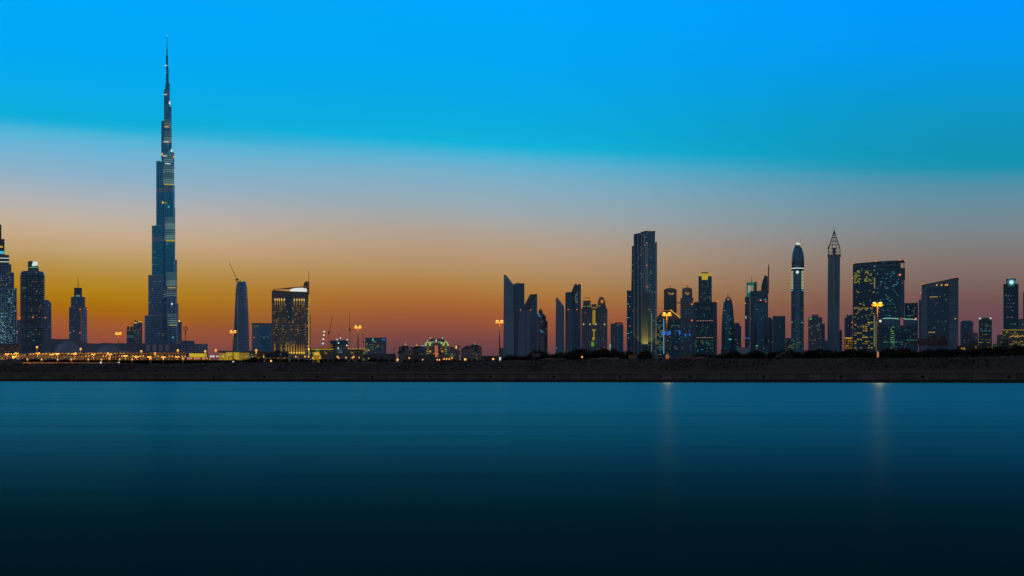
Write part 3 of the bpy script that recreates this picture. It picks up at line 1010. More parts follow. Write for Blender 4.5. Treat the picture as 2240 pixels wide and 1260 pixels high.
# floodlight mast and cranes
b = Bld("floodlight_mast", "tall work-site mast strung with four white floodlights, one above another", "mast", 2400, 709)
b.bar("pole", m_steel, [(705.5, 790), (709.6, 718)], 0.45, 0)
for x, y in ((709.2, 725.3), (708.4, 733), (707.4, 742.2), (706.5, 751.6)):
    b.ball("floodlight", g_white, x, y, 2.0, -2)
crane("luffing crane left of the netted half-built block, jib raised steeply", 2500, ((719.7, 800), (719.7, 727)), ((719.9, 728), (727.3, 691.5)), (717.3, 727))
crane("tallest crane of the building site, its jib almost vertical", 2520, ((765.6, 800), (765.6, 722)), ((765.2, 721), (764.2, 682.5)), (763.6, 719))
crane("small dark crane standing on top of the netted half-built block", 2560, ((744, 765), (743.5, 739)), ((743.5, 738), (741.2, 730.5)), None, mat=m_steel)
crane("faint thin crane just left of the office block with green windows", 3300, ((784.5, 800), (783.6, 745)), ((783.6, 744), (781.6, 727)), None, w=0.8)
crane("distant hairline crane behind the roof of the green-windowed office block", 3600, ((796, 800), (795, 748)), ((795, 748), (793.6, 728)), None, w=0.6)

b = Bld("half_built_block", "half-built block wrapped in teal netting and lit by white work lamps, between two cranes", "construction site", 2550, 742)
b.box("core", pbr("raw_concrete", (0.34, 0.34, 0.38), 0.9), 725, 760, 751, None, 0, 30)
b.box("netting", pbr("teal_net", (0.06, 0.35, 0.52), 0.9, noise=0.5, scale=0.3), 722.5, 761.3, 744.5, 752.5, -2, 32)
b.boxes("netting_post", m_steel, [(722.6 + i * 4.2, 723.1 + i * 4.2, 742 + (i % 3), 753, -2.6, -2.05) for i in range(10)])
b.boxes("steel_column", pbr("green_steel", (0.06, 0.3, 0.2), 0.7), [(730, 731.2, 752, 785, -3, -1)])
for x, y in ((744.5, 739.6), (759.5, 743.2), (740.5, 750.3), (739.8, 761.6), (758.5, 755.6), (737.5, 743)):
    b.ball("work_lamp", g_white, x, y, 1.5, -3)
b.windows((738, 752, 763, 775), (3.6, 3.2), 0.7, [(80, 190, 210), WHITE], (1.2, 1.1), 0.8, -0.5)
b.boxes("scaffold_tower", pbr("amber_scaffold", (0.5, 0.30, 0.08), 0.7), [(722.5, 729, 752, 786, -6, -3.2)])
b.windows((723, 729, 753, 768), (3, 4), 0.8, [AMBER, WARM], (1.5, 1.0), 0.8, -6.5)

b = Bld("office_block", "dark office block with rows of green and yellow lit windows and small blue roof signs", "office building", 2500, 821)
f = facade("fac_off", (0.09, 0.15, 0.2), (0.14, 0.2, 0.26), 3.6, 3.0, 0.8, 0.5, 0.06, ((150, 180, 70), (110, 170, 150)), 0.4, metal=0.6, seed=25)
b.box("body", f, 799, 843.6, 739.5, None, 0, 40)
b.box("roof_edge", m_steel, 798.3, 844.4, 738.7, 739.4, -0.7, 41)
b.box("edge_column", m_concT, 843.7, 845, 739.5, None, -1, 40)
b.boxes("sign_lettering", g_teal, [(814.3, 817.2, 741.8, 745, -1, -0.4), (815, 816.5, 740.6, 741.7, -1, -0.4)])
b.boxes("sign_lettering", g_blue, [(835, 839.5, 742, 743.6, -1, -0.4), (840, 841.8, 741.3, 744.6, -1, -0.4)])
b.windows((801, 832, 746, 776), (3.2, 3.4), 0.42, [(170, 190, 60), GREEN, (200, 180, 60)], (2.0, 0.9), 0.8, -0.5, 0.5, cap=48)
b.windows((834, 843, 748, 775), (3.2, 3.4), 0.4, [(120, 160, 150), WARM], (1.4, 0.8), 0.5, -0.5, cap=60)
b = Bld("boundary_block", "plain low dark building in front of the green-windowed office block", "building", 1500, 833)
b.box("body", pbr("dark_render", (0.16, 0.15, 0.17), 0.9), 797, 866, 775.5, None, 0, 20)
b.box("upper_storey", pbr("dark_render", (0.16, 0.15, 0.17), 0.9), 844, 865, 773.5, 775.4, 2, 18)
b.bar("antenna", m_steel, [(862.5, 774), (862.5, 762)], 0.4, 6)
b.box("antenna_head", m_steel, 861.3, 863.8, 761.5, 763.5, 5, 7)
b = Bld("boundary_block", "long plain dark wall-like building under the domed hotel", "building", 1450, 925)
b.box("body", pbr("dark_render2", (0.15, 0.145, 0.17), 0.9), 888, 952, 776.5, None, 0, 20)

# site sheds and yellow-lit low buildings
b = Bld("station_building", "low flat-roofed building with a yellow-lit eaves line running behind the cranes", "building", 1900, 720)
b.box("body", facade("fac_stat", (0.10, 0.12, 0.12), (0.22, 0.17, 0.10), 4, 5, 0.7, 0.6, 0.12, ((200, 170, 50), (110, 180, 120)), 0.45, metal=0.1, seed=27), 679, 730, 763, None, 0, 30)
b.box("roof_slab", pbr("olive_roof", (0.25, 0.2, 0.1), 0.7), 678, 731, 761.5, 762.9, -1, 31)
b.boxes("eave_light", g_yel, [(681, 729, 763.2, 764.6, -0.8, -0.2)])
b.windows((684, 730, 767, 776), (4, 3.6), 0.35, [GREEN, TEAL, WARM], (1.8, 1.0), 0.7, -0.5)
b = Bld("station_building", "low flat building with amber eaves lights between the tallest crane and the office block", "building", 1900, 778)
b.box("body", MATS["fac_stat"], 759, 799, 763.5, None, 0, 30)
b.boxes("eave_light", g_yel, [(761 + i * 8, 767 + i * 8, 762.4, 763.8, -0.9, -0.2) for i in range(5)])
b.boxes("entrance_arc", glow("pink_arc", (220, 150, 110), 0.8), [(799, 803, 767.4, 768.6, -1.6, -1), (803, 809, 766, 767.4, -1.6, -1)])
b.windows((762, 798, 768, 776), (4, 3.6), 0.25, [WARM, TEAL], (1.6, 1.0), 0.7, -0.5)
b = Bld("domed_pavilion", "small yellow-lit domed pavilion right of the slanted-crown hotel", "pavilion", 1300, 693)
b.lathe("dome", glow("pav_light_glow", (190, 150, 25), 1.1), 693, [(7, 780), (7, 775), (5.5, 771.5), (3, 769.8), (0.5, 769)], 5, 16, True)  # outside lighting put in as glow of dome and hall
b.box("hall", glow("pav_light_glow2", (185, 140, 30), 0.7), 684, 703, 777, None, 0, 8)
b.boxes("column", pbr("pav_stone", (0.5, 0.36, 0.18), 0.8), [(684 + i * 2.6, 684.7 + i * 2.6, 777, 788, -0.8, -0.1) for i in range(8)])

# lit shops left of the tapering tower
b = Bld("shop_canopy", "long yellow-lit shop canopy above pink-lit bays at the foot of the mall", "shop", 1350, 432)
b.box("canopy_fascia", glow("fascia_light_glow", (172, 148, 28), 1.2), 414, 452, 773.2, 780.6, 0, 12)  # yellow lighting on the fascia put in as its own glow
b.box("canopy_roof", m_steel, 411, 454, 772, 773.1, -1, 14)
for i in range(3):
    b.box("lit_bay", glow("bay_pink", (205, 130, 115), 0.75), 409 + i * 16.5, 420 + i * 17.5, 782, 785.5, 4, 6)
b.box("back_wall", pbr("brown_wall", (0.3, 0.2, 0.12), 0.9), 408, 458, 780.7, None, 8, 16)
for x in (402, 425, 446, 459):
    b.box("column", glow("col_light_glow", (190, 150, 30), 0.7), x - 0.9, x + 0.9, 780.7, None, 1, 3)  # light on the columns put in as their own glow
b = Bld("billboard", "pair of white-lit billboard panels beside the yellow-lit shop canopy", "billboard", 1250, 468)
b.box("panel", glow("board_white", (190, 205, 215), 0.9), 459.5, 469.5, 777.5, 781.6, 0, 1.5)
b.box("panel", glow("board_white2", (200, 195, 200), 0.85), 472, 478.5, 778, 781.2, 0, 1.5)
b.boxes("post", m_steel, [(464, 465, 781.6, 797, 0.2, 1.2), (475, 475.8, 781.2, 797, 0.2, 1.2)])
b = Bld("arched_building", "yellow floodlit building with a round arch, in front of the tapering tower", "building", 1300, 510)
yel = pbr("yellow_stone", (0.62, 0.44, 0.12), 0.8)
b.box("main_wall", glow("wall_flood_glow", (172, 146, 32), 0.95), 495, 523, 771, None, 0, 20)  # floodlighting put in as glow of the walls themselves
b.box("side_wall", glow("wall_flood_glow2", (160, 130, 32), 0.75), 479, 494.9, 773.5, None, 3, 20)
b.box("side_wall", glow("wall_flood_glow3", (140, 112, 30), 0.7), 523.1, 545, 771.5, None, 4, 20)
b.box("roof", m_roofm, 477, 560, 767, 770.9, 2, 30)
mb = MB()
n = 14
for i in range(n):
    a0, a1 = math.pi * i / n, math.pi * (i + 1) / n
    p = lambda r_, a: (b.x(504.5 + r_ * math.cos(a)), b.z(784 - r_ * math.sin(a)))
    q = [p(4.4, a0), p(5.6, a0), p(5.6, a1), p(4.4, a1)]
    mb.front_poly(q, b.D - 1.6, b.D - 0.2)
mb.box(b.x(498.9), b.x(500.1), b.D - 1.6, b.D - 0.2, GZ, b.z(784))
mb.box(b.x(508.9), b.x(510.1), b.D - 1.6, b.D - 0.2, GZ, b.z(784))
mb.make("arch", pbr("arch_brown", (0.2, 0.11, 0.05), 0.8), b.root)
b.box("arch_door", glow("door_amber", (200, 130, 35), 0.7), 500.3, 508.7, 781, None, -1.2, -0.4)
b.windows((480, 560, 778, 783), (3.4, 3.6), 0.6, [(240, 200, 70), WARM, WHITE], (2.0, 1.5), 0.9, -1.4)
b = Bld("roofline_shed", "long low brown shed under the squat glass block", "building", 1600, 580)
b.box("body", facade("fac_shed", (0.12, 0.10, 0.08), (0.26, 0.19, 0.12), 4, 5, lit=0.10, metal=0.1, seed=33), 546, 632, 769.5, None, 0, 25)
b.box("roof", m_concT, 545, 633, 768, 769.4, -1, 26)
b.windows((548, 632, 773, 786), (4.5, 4), 0.3, [WARM, AMBER, (90, 200, 180), GREEN], (2.0, 1.4), 0.9, -0.5)

# domed hotel cluster
cream = facade("fac_villa", (0.10, 0.12, 0.16), (0.30, 0.25, 0.25), 4.0, 3.2, 0.45, 0.5, 0.03, ((190, 150, 70), (190, 120, 70)), 0.5, metal=0.15, rough=0.7)
m_vroof = pbr("villa_roof", (0.12, 0.14, 0.19), 0.6)
b = Bld("gabled_mansion", "pale gabled mansion with an arched window, leftmost of the roofs beside the domed hotel", "mansion", 1800, 886)
b.box("body", cream, 872, 903, 760, None, 0, 22)
b.poly("roof", m_vroof, [(870.5, 760), (878, 758), (883, 755.3), (889, 755.3), (896, 758.8), (904, 760)], -0.6, 22)
b.lathe("arched_window", pbr("dark_pane", (0.06, 0.08, 0.11), 0.3, 0.4), 882, [(3.0, 768), (3.0, 762), (2, 760), (0.3, 759.2)], 0, 12)
b.bar("finial", g_white, [(886.5, 755), (886.5, 750.5)], 0.35, 4)
b.box("roof_light", g_warm, 884, 890, 754.3, 755.1, 2, 4)
b = Bld("gabled_mansion", "gabled mansion with an amber finial, between the leftmost mansion and the domed hotel", "mansion", 1820, 914)
b.box("body", cream, 903.5, 930, 761, None, 0, 22)
b.poly("roof", m_vroof, [(902, 761), (908, 758), (913, 756), (917, 757), (922, 760), (930, 761)], -0.6, 22)
b.bar("finial", g_warm, [(911.5, 756), (911.5, 751.5)], 0.5, 4)
b.box("roof_light", g_warm, 909, 915, 755, 755.9, 2, 4)
b.box("wing", facade("fac_bluewing", (0.12, 0.18, 0.28), (0.1, 0.15, 0.24), 4, 3, seed=41), 918, 931, 758, 772, -2, -0.2)
b.box("roof_light", g_teal, 921, 929, 755.4, 756.4, -1, 1)
b.windows((905, 930, 764, 776), (4, 4), 0.2, [WARM, WHITE], (1.1, 1.0), 0.6)

b = Bld("domed_hotel", "grand stepped hotel with green-lit gables and a salmon-lit central bay", "hotel", 1780, 955)
b.box("body", cream, 927, 983.5, 757, None, 0, 34)
b.box("upper_body", cream, 933, 978, 748, 756.9, 2, 30)
b.box("top_floor", m_vroof, 939.5, 972, 743.5, 747.9, 4, 26)
b.box("top_cornice", m_stone, 939, 972.5, 741.8, 743.4, 3.4, 27)
b.box("top_cornice", m_vroof, 943, 968, 740.6, 741.7, 5, 25)
for x in (941.6, 968.2):
    b.ball("roof_urn", g_white, x, 739.2, 1.1, 6)
for x in (935.8, 975):
    b.ball("roof_urn", glow("urn_cream", (225, 195, 120), 0.9), x, 745.0, 1.0, 4)
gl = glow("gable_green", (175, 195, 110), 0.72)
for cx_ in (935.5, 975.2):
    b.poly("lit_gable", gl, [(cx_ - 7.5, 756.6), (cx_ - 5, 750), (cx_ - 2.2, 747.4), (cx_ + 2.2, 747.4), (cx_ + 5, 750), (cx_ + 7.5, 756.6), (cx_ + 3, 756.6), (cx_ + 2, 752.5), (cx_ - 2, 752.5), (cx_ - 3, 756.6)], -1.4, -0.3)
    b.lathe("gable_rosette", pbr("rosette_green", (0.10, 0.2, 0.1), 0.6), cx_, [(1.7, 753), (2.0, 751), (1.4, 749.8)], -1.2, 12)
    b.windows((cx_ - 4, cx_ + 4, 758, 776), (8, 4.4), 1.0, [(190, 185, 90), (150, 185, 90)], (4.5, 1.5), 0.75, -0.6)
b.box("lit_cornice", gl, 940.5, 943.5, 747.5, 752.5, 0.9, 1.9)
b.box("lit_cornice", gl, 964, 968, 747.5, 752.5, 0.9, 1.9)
b.box("central_bay", m_stone, 949.5, 959.5, 750, None, -3, -0.2)
for i in range(8):
    b.box("salmon_light", glow("salmon", (215, 120, 80), 0.75), 951, 957.8, 756.6 + i * 3.2, 758.4 + i * 3.2, -3.7, -3.1)
b.box("salmon_light", MATS["salmon"], 948, 961, 773.6, 775, -5.5, -4.5)
b.boxes("upper_glass", g_teal, [(944, 949.5, 747, 748.6, 1, 1.9), (959, 964, 747, 748.6, 1, 1.9)])
b.box("amber_panel", g_red, 951.5, 956.5, 747, 748.6, 0.2, 1.8)
b.ball("crest_lamp", g_white, 954.4, 744.3, 1.4, 2)
for x in (941, 967):
    b.box("amber_window", glow("amber_pane", (205, 150, 35), 0.8), x - 1.9, x + 1.9, 767, 770.6, -0.8, -0.2)

b = Bld("hotel_wing", "plain brown wing with a bright amber roof lamp, right of the domed hotel", "hotel", 1850, 995)
b.box("body", cream, 984, 1006.5, 758.5, None, 0, 26)
b.box("stair_tower", m_stone, 1001, 1006, 755, 758.4, 2, 14)
b.ball("roof_lamp", glow("roof_lamp_c", (255, 190, 110), 1.3), 998, 760.6, 1.8, -2)
b.ball("roof_lamp", glow("roof_lamp_c", (255, 190, 110), 1.3), 997.9, 757.2, 1.2, -2)
b.windows((985, 1000, 772, 782), (3.3, 3), 0.5, [GREEN, WARM], (1.8, 1.0), 0.7)
b = Bld("gabled_mansion", "dark turreted mansion standing apart at the right end of the hotel cluster", "mansion", 1800, 1032)
b.box("body", cream, 1008.5, 1054, 763.5, None, 0, 24)
b.box("upper_body", cream, 1026, 1053.5, 758, 763.4, 1, 22)
b.poly("roof", m_vroof, [(1024, 758), (1030, 755), (1033, 752.4), (1036, 754), (1042, 752), (1046, 756), (1054, 758)], 0.4, 22)
b.poly("roof", m_vroof, [(1008, 763.5), (1018, 758), (1022, 755), (1026, 760), (1026, 763.5)], 0.4, 18)
b.lathe("arched_window", MATS["dark_pane"], 1041, [(3.4, 768), (3.4, 762), (2.2, 759.6), (0.3, 758.8)], 0.6, 12)
b.bar("finial", m_steel, [(1022.4, 756), (1022.4, 750)], 0.3, 4)
b.bar("finial", m_steel, [(1043.5, 753), (1043.5, 748.5)], 0.45, 4)
b.box("roof_light", g_teal, 1037, 1041.5, 752, 753.2, -0.4, 1)
b.windows((1010, 1050, 766, 780), (4.6, 4.6), 0.12, [WARM, (190, 130, 90)], (1.2, 1.0), 0.5)
b = Bld("low_shed", "small low shed between the turreted mansion and the tall lamp by the twin blades", "building", 1500, 1075)
b.box("body", pbr("dark_render", (0.16, 0.15, 0.17), 0.9), 1052, 1092, 779.5, None, 0, 14)
b.box("roof_strip", pbr("tan_roof", (0.4, 0.26, 0.14), 0.8), 1056, 1090, 778.4, 779.4, -0.6, 14)
b = Bld("small_block", "small dark block squeezed between the tall lamp and the first bladed tower", "building", 2600, 1097)
b.box("body", pbr("dusk_block", (0.26, 0.24, 0.28), 0.8), 1093.5, 1101, 761, None, 0, 10)
GAIN = 1.18
# ================================================================== centre-right
gA = facade("fac_blade", (0.26, 0.40, 0.52), (0.22, 0.35, 0.46), 4.0, 1.6, 0.85, 0.8, 0.0, rough=0.4, var=0.15)
gB = facade("fac_blade_dk", (0.15, 0.28, 0.38), (0.12, 0.23, 0.32), 4.0, 1.6, 0.85, 0.8, 0.0, rough=0.4, var=0.15, seed=2)
gC = facade("fac_blade_md", (0.22, 0.34, 0.44), (0.18, 0.30, 0.40), 4.0, 2.2, 0.85, 0.8, 0.0, rough=0.4, var=0.12, seed=4)


def blade_pair(label, D, dx, tall):
    """dx shifts the set; tall = outlines in pixels"""
    b = Bld("bladed_tower", label, "skyscraper", D, dx)
    for nm, mat, pts, d0, d1 in tall:
        b.poly(nm, mat, pts, d0, d1)
    return b


b = blade_pair("tallest bladed grey tower group, left blade cut to a point, beside the lone lamp", 3000, 1138, [
    ("left_blade", gA, [(1101, 800), (1102, 600), (1107.8, 602.4), (1123.2, 622.5), (1123, 800)], 0, 26),
    ("back_slab", gB, [(1123.4, 800), (1123.2, 620), (1129, 620), (1129.5, 618.6), (1147.3, 619), (1147.3, 800)], 10, 44),
    ("front_wing", gC, [(1132.6, 800), (1134, 710), (1137, 679.5), (1160.2, 679.5), (1160.2, 800)], -14, 9.5),
    ("right_blade", gB, [(1160.4, 800), (1160.4, 672), (1175, 643.2), (1174.4, 800)], -10, 30),
    ("sloped_roof", pbr("slope_glass", (0.16, 0.24, 0.3), 0.4, 0.6), [(1146, 669), (1159.8, 643.6), (1165, 643.6), (1165.4, 644.6), (1167, 644.6), (1167, 643.3), (1174.8, 643), (1160.3, 671.8), (1160.2, 679.3), (1140, 679.3), (1147.4, 669)], 0, 28),
])
b.boxes("joint_line", m_steel, [(1149.6, 1150.2, 680, 790, -14.5, -14.1)])
b.boxes("roof_plant", m_steel, [(1129, 1132, 617.4, 618.5, 14, 20), (1134, 1137, 617.8, 618.7, 14, 20)])
b.ball("beacon", g_red, 1138.6, 678.8, 1.0, -15)
b.ball("beacon", g_red, 1161, 678.8, 1.0, -15)

b = blade_pair("second bladed grey tower group, with a patch of yellow-green lit windows on its right blade", 3050, 1243, [
    ("left_blade", gA, [(1215, 800), (1216, 650.4), (1220, 651.6), (1234.2, 671), (1234, 800)], 0, 26),
    ("back_slab", gB, [(1236.6, 800), (1236.6, 638), (1258, 638), (1258, 800)], 12, 44),
    ("front_wing", gC, [(1237, 800), (1239, 700), (1241.5, 676.4), (1252.4, 676.4), (1252.4, 800)], -12, 11),
    ("front_wing", gB, [(1252.8, 800), (1252.8, 676.4), (1258.4, 676.4), (1258.4, 800)], -12, 11),
    ("right_blade", gB, [(1258.6, 800), (1258.6, 643), (1270.8, 621.4), (1270.4, 800)], -8, 30),
    ("sloped_roof", MATS["slope_glass"], [(1250, 638), (1256.8, 621.6), (1262, 621), (1262.6, 624), (1264, 624), (1265, 621), (1270.8, 621), (1258.5, 642.8), (1258.5, 676), (1256, 676), (1252, 640)], 0, 28),
])
b.windows((1257.5, 1265, 640, 664), (1.9, 2.1), 0.62, [(180, 175, 80), (90, 160, 170), (150, 150, 120)], (1.3, 1.1), 0.7, -8.6)
b.ball("beacon", g_red, 1270.6, 621.5, 1.2, -3)
b.ball("beacon", g_red, 1238.5, 638, 1.0, 8)
b.ball("beacon", g_red, 1243, 677.6, 1.0, -13)
b.ball("beacon", g_red, 1261.8, 677.6, 1.0, -13)
b.windows((1260, 1270, 700, 745), (3, 5), 0.18, [WARM, WHITE], (1.0, 1.0), 0.5, -8.5)
b.ball("window_glint", g_teal, 1218, 762, 0.9)

b = Bld("cupola_tower", "small dark residential tower with a pointed cupola, peeking out right of the first bladed group", "tower", 3100, 1188)
f = facade("fac_cup", (0.26, 0.28, 0.32), (0.12, 0.13, 0.16), 3.8, 3.2, 0.65, 0.5, 0.05, ((205, 150, 50), (200, 130, 60)), 0.5, metal=0.4, seed=6)
b.ext("body", f, [(1175, 0), (1192, 0), (1197.8, 8), (1197.8, 24), (1175, 24)], 702, None)
b.box("upper_body", f, 1176, 1194.5, 690, 701.9, 3, 22)
b.box("upper_body", f, 1178, 1190.5, 686, 689.9, 5, 20)
b.lathe("cupola", m_stone, 1182.5, [(4.5, 686), (4.6, 679.6), (4.2, 679), (2.4, 676.6), (0.4, 675)], 12, 8)
b.bar("finial", m_steel, [(1182.5, 675.5), (1182.5, 668)], 0.4, 12, 5, 0.2)
b.windows((1178, 1197, 706, 768), (3.2, 4), 0.12, [AMBER, WARM], (1.1, 0.9), 0.7)
b = Bld("wedge_block", "pair of slim pale blocks with slanted blue-lit roofs in front of the cupola tower", "tower", 2950, 1181)
fw = facade("fac_wedge", (0.34, 0.38, 0.44), (0.14, 0.17, 0.22), 3.6, 3.0, 0.55, 0.5, 0.03, seed=8, metal=0.4)
b.poly("tall_block", fw, [(1175, 800), (1175, 685.6), (1179, 685.6), (1184.6, 694.6), (1184.6, 800)], 0, 12)
b.poly("low_block", fw, [(1184.8, 800), (1179.6, 722.4), (1184.6, 722.4), (1190.6, 727.6), (1190.6, 800)], -6, -0.3)
b.poly("lit_roof", glow("roof_cyan", (50, 130, 165), 0.6), [(1175, 685.4), (1179, 685.4), (1184.8, 694.2), (1178, 692)], -0.8, -0.2)
b.poly("lit_roof", glow("roof_cyan", (50, 130, 165), 0.6), [(1180, 722.2), (1184.8, 722.2), (1190.6, 727.2), (1184, 727.2)], -6.8, -6.2)

b = Bld("twin_crown_tower", "ornate tower with two golden-lit crowns joined by a yellow-lit centre strip", "skyscraper", 2900, 1300)
f = facade("fac_twin", (0.12, 0.18, 0.24), (0.30, 0.32, 0.36), 40.0, 3.4, 0.5, 0.96, 0.0, metal=0.4, rough=0.5)
b.box("left_shaft", f, 1271.5, 1296, 674.6, None, 0, 32)
b.box("right_shaft", f, 1302.6, 1328.8, 674.6, None, 0, 32)
b.box("centre_bay", f, 1296.1, 1302.5, 672, None, 3, 28)
b.box("bridge_block", m_stone, 1294, 1305, 665, 671.9, 4, 24)
for (c, w) in ((1283.6, 9.6), (1316, 9.8)):
    b.ext("crown_tier", f, [(c - w + 1, 4), (c + w - 1, 4), (c + w, 8), (c + w, 24), (c - w, 24), (c - w, 8)], 668, 674.5)
    b.ext("crown_tier", m_stone, [(c - w + 2.4, 6), (c + w - 2.4, 6), (c + w - 1.4, 9), (c + w - 1.4, 22), (c - w + 1.4, 22), (c - w + 1.4, 9)], 656.8, 667.9)
    b.boxes("crown_fin", m_stone, [(c + t, c + t + 0.7, 661 + abs(t) * 0.5, 674, 2.6, 3.8) for t in (-8.6, -6, -3.4, -0.8, 1.8, 4.4, 7)])
b.lathe("crown_drum", glow("gold_drum", (205, 140, 30), 0.75), 1284, [(5.6, 656.7), (5.6, 652.4)], 14, 16)
b.lathe("crown_cap", m_stone, 1284, [(5.8, 652.3), (4.8, 650.6), (2, 650.2)], 14, 16)
b.lathe("crown_drum", m_stone, 1315.6, [(6.2, 656.7), (6.2, 651.6), (4.2, 651), (4.0, 649.2), (1.0, 648.8)], 14, 16)
b.box("crown_light", glow("gold_drum", (205, 140, 30), 0.75), 1314.5, 1319.5, 656, 662.4, 3.5, 5.6)
b.box("crown_light", g_yel, 1297, 1302, 672, 673, 2, 2.8)
for i in range(10):
    b.box("lit_strip", glow("strip_yel", (175, 150, 25), 0.7), 1295.8, 1302.4, 678.4 + i * 3.2, 680.9 + i * 3.2, 2.0, 2.7)
for x0, x1, y0, y1 in ((1296, 1302, 720, 724), (1298, 1300.4, 725, 736), (1295.6, 1300.6, 737, 744)):
    b.box("lit_strip", MATS["strip_yel"], x0, x1, y0, y1, 2.0, 2.7)
b.box("green_panel", glow("panel_green", (95, 165, 40), 0.65), 1293.4, 1299.4, 748, 757.6, -0.8, -0.2)
for x in (1276.6, 1290.6, 1303.4, 1322.6):
    b.ball("setback_lamp", glow("setback_w", (215, 215, 150), 0.95), x, 709.5, 1.3)
b.boxes("cornice_light", glow("cornice_green", (120, 175, 100), 0.6), [(1275, 1281, 669.4, 670.6, -0.7, -0.2), (1284, 1292, 669.4, 670.6, -0.7, -0.2), (1307, 1314, 668.8, 670, -0.7, -0.2)])
b.windows((1273, 1295, 678, 766), (3.3, 4.2), 0.10, [WARM, TEAL, AMBER], (1.0, 1.0), 0.6, cap=26)
b.windows((1303, 1328, 678, 766), (3.3, 4.2), 0.12, [WARM, TEAL, AMBER], (1.0, 1.0), 0.6, cap=56)
b.windows((1285, 1292, 766, 769), (2.4, 2), 1, [AMBER], (1.4, 1.1), 0.8)
b.windows((1305, 1318, 763, 766), (3, 2), 1, [AMBER], (1.4, 1.1), 0.8)

b = Bld("plain_tower", "short plain grey tower standing alone between the two-crowned tower and the giant ribbed one", "tower", 2900, 1349)
f = facade("fac_plain", (0.28, 0.34, 0.42), (0.13, 0.18, 0.24), 3.6, 3.3, 0.6, 0.5, 0.02, seed=11, metal=0.5)
b.box("body", f, 1335.6, 1352, 707.5, None, 0, 26)
b.box("side_block", facade("fac_plain_dk", NAVY2, None, 3.6, 3.3, seed=13), 1352.1, 1363.6, 709, None, 1, 24)
b.box("roof_house", m_roofm, 1345, 1362, 705, 707.4, 4, 20)
b.windows((1336, 1362, 712, 762), (3.2, 4), 0.05, [WARM, WHITE], (1.0, 0.9), 0.5)
b = Bld("lit_pylon", "short glowing white-green pylon at the foot of the short plain grey tower", "pylon", 2500, 1334)
b.box("shaft", glow("pylon_glow", (150, 205, 165), 0.7), 1333.6, 1335.6, 752, 767, 0, 2)
b.box("cap", m_steel, 1333.2, 1336, 750.4, 751.9, -0.3, 2.3)
b.box("foot", m_steel, 1333.2, 1336, 767.1, None, -0.3, 2.3)

b = Bld("slim_tower", "slim dark glass tower hugging the left side of the giant ribbed tower", "tower", 3200, 1376)
b.box("body", facade("fac_slim", (0.10, 0.28, 0.38), (0.06, 0.18, 0.26), 3.8, 3.0, lit=0.02, seed=14), 1371.3, 1381.5, 637, None, 0, 26)
b.box("roof_edge", m_concT, 1370.8, 1381, 635.4, 636.9, -0.5, 24)
for y in (664.5, 694, 729):
    b.box("lit_floor", g_teal, 1372, 1376.5, y, y + 1.0, -0.7, -0.2)
for p in ((1377.5, 648.5), (1377.5, 671), (1377.5, 713)):
    b.ball("beacon", g_red, p[0], p[1], 0.8)

# the giant ribbed tower
b = Bld("ribbed_tower", "giant blue-grey tower of tall vertical ribs with a yellow uplit base corner", "skyscraper", 3050, 1409)
fl = facade("fac_rib", (0.18, 0.33, 0.44), (0.11, 0.22, 0.31), 3.8, 2.6, 0.7, 0.6, 0.01, seed=16)
fr = facade("fac_rib_r", (0.09, 0.22, 0.32), (0.20, 0.34, 0.44), 3.8, 2.6, 0.85, 0.55, 0.02, ((200, 170, 110), (120, 180, 190)), 0.5, seed=19)
m_rib = pbr("rib_panel", (0.50, 0.62, 0.70), 0.35, 0.75)
m_rib2 = pbr("rib_panel_dark", (0.07, 0.16, 0.24), 0.35, 0.8)
b.poly("left_body", fl, [(1378, 800), (1380, 680), (1382, 560), (1382.2, 537.5), (1411.8, 536), (1411.8, 800)], 4, 56)
b.poly("upper_left", fl, [(1385.8, 537), (1386, 512), (1393, 510), (1402, 508.4), (1402, 506.4), (1409.5, 505.4), (1409.5, 536)], 6, 50)
b.box("right_body", fr, 1412, 1433.4, 531, None, 2, 56)
b.box("upper_right", fr, 1409.7, 1433, 506.6, 530.9, 4, 46)
b.box("roof_rim", m_roofm, 1409, 1433.6, 505.2, 506.5, 3, 47)
b.boxes("roof_plant", m_steel, [(1409, 1418, 503.8, 505.1, 12, 22), (1394, 1397, 508.4, 509.8, 14, 22)])
b.box("corner_pier", m_rib, 1413, 1417.4, 531, None, -1, 1.8)
b.box("corner_pier", m_rib, 1433.5, 1437.4, 529.6, None, -1, 50)
for x, w, m_ in ((1384, 1.2, m_rib2), (1387.4, 1.0, m_rib), (1391.6, 1.4, m_rib2), (1396, 1.2, m_rib), (1400, 1.0, m_rib2), (1403.8, 1.4, m_rib), (1408.6, 1.2, m_rib)):
    b.box("rib", m_, x - w, x + w * 0.4, 511 if x > 1386 else 538, None, 0 if x < 1403 else -1, 3.8)
b.box("uplight_catcher", pbr("uplight_catcher_matte", (0.20, 0.25, 0.28), 0.6, 0.3), 1404.6, 1417.2, 640, None, -3.0, -1.05)  # added matte panel to catch the yellow uplight
for px_, py_, w_ in ((1411, 768, 60000), (1435.5, 768, 12000)):
    l_ = bpy.data.lights.new("uplight", 'SPOT')
    l_.energy = w_
    l_.color = (1.0, 0.68, 0.10)
    l_.spot_size = math.radians(70)
    l_.shadow_soft_size = 1.0
    lo = bpy.data.objects.new("uplight", l_)
    lo.location = (b.x(px_), b.D - 26, b.z(py_))
    lo.rotation_euler = (math.radians(155), 0, 0)
    COL.objects.link(lo)
for x in (1385.4, 1394.6):
    b.box("pale_panel", m_concT, x - 1.6, x + 1.6, 676, 682.5, -0.9, -0.2)
for y in (531.5, 580.6, 627.4, 666.5, 710):
    b.ball("beacon", g_red, 1415, y, 0.9, -2)
b.windows((1418, 1431, 535, 765), (3.3, 3.8), 0.09, [(200, 190, 150), WARM], (1.1, 0.9), 0.7, 1.4, cap=60)
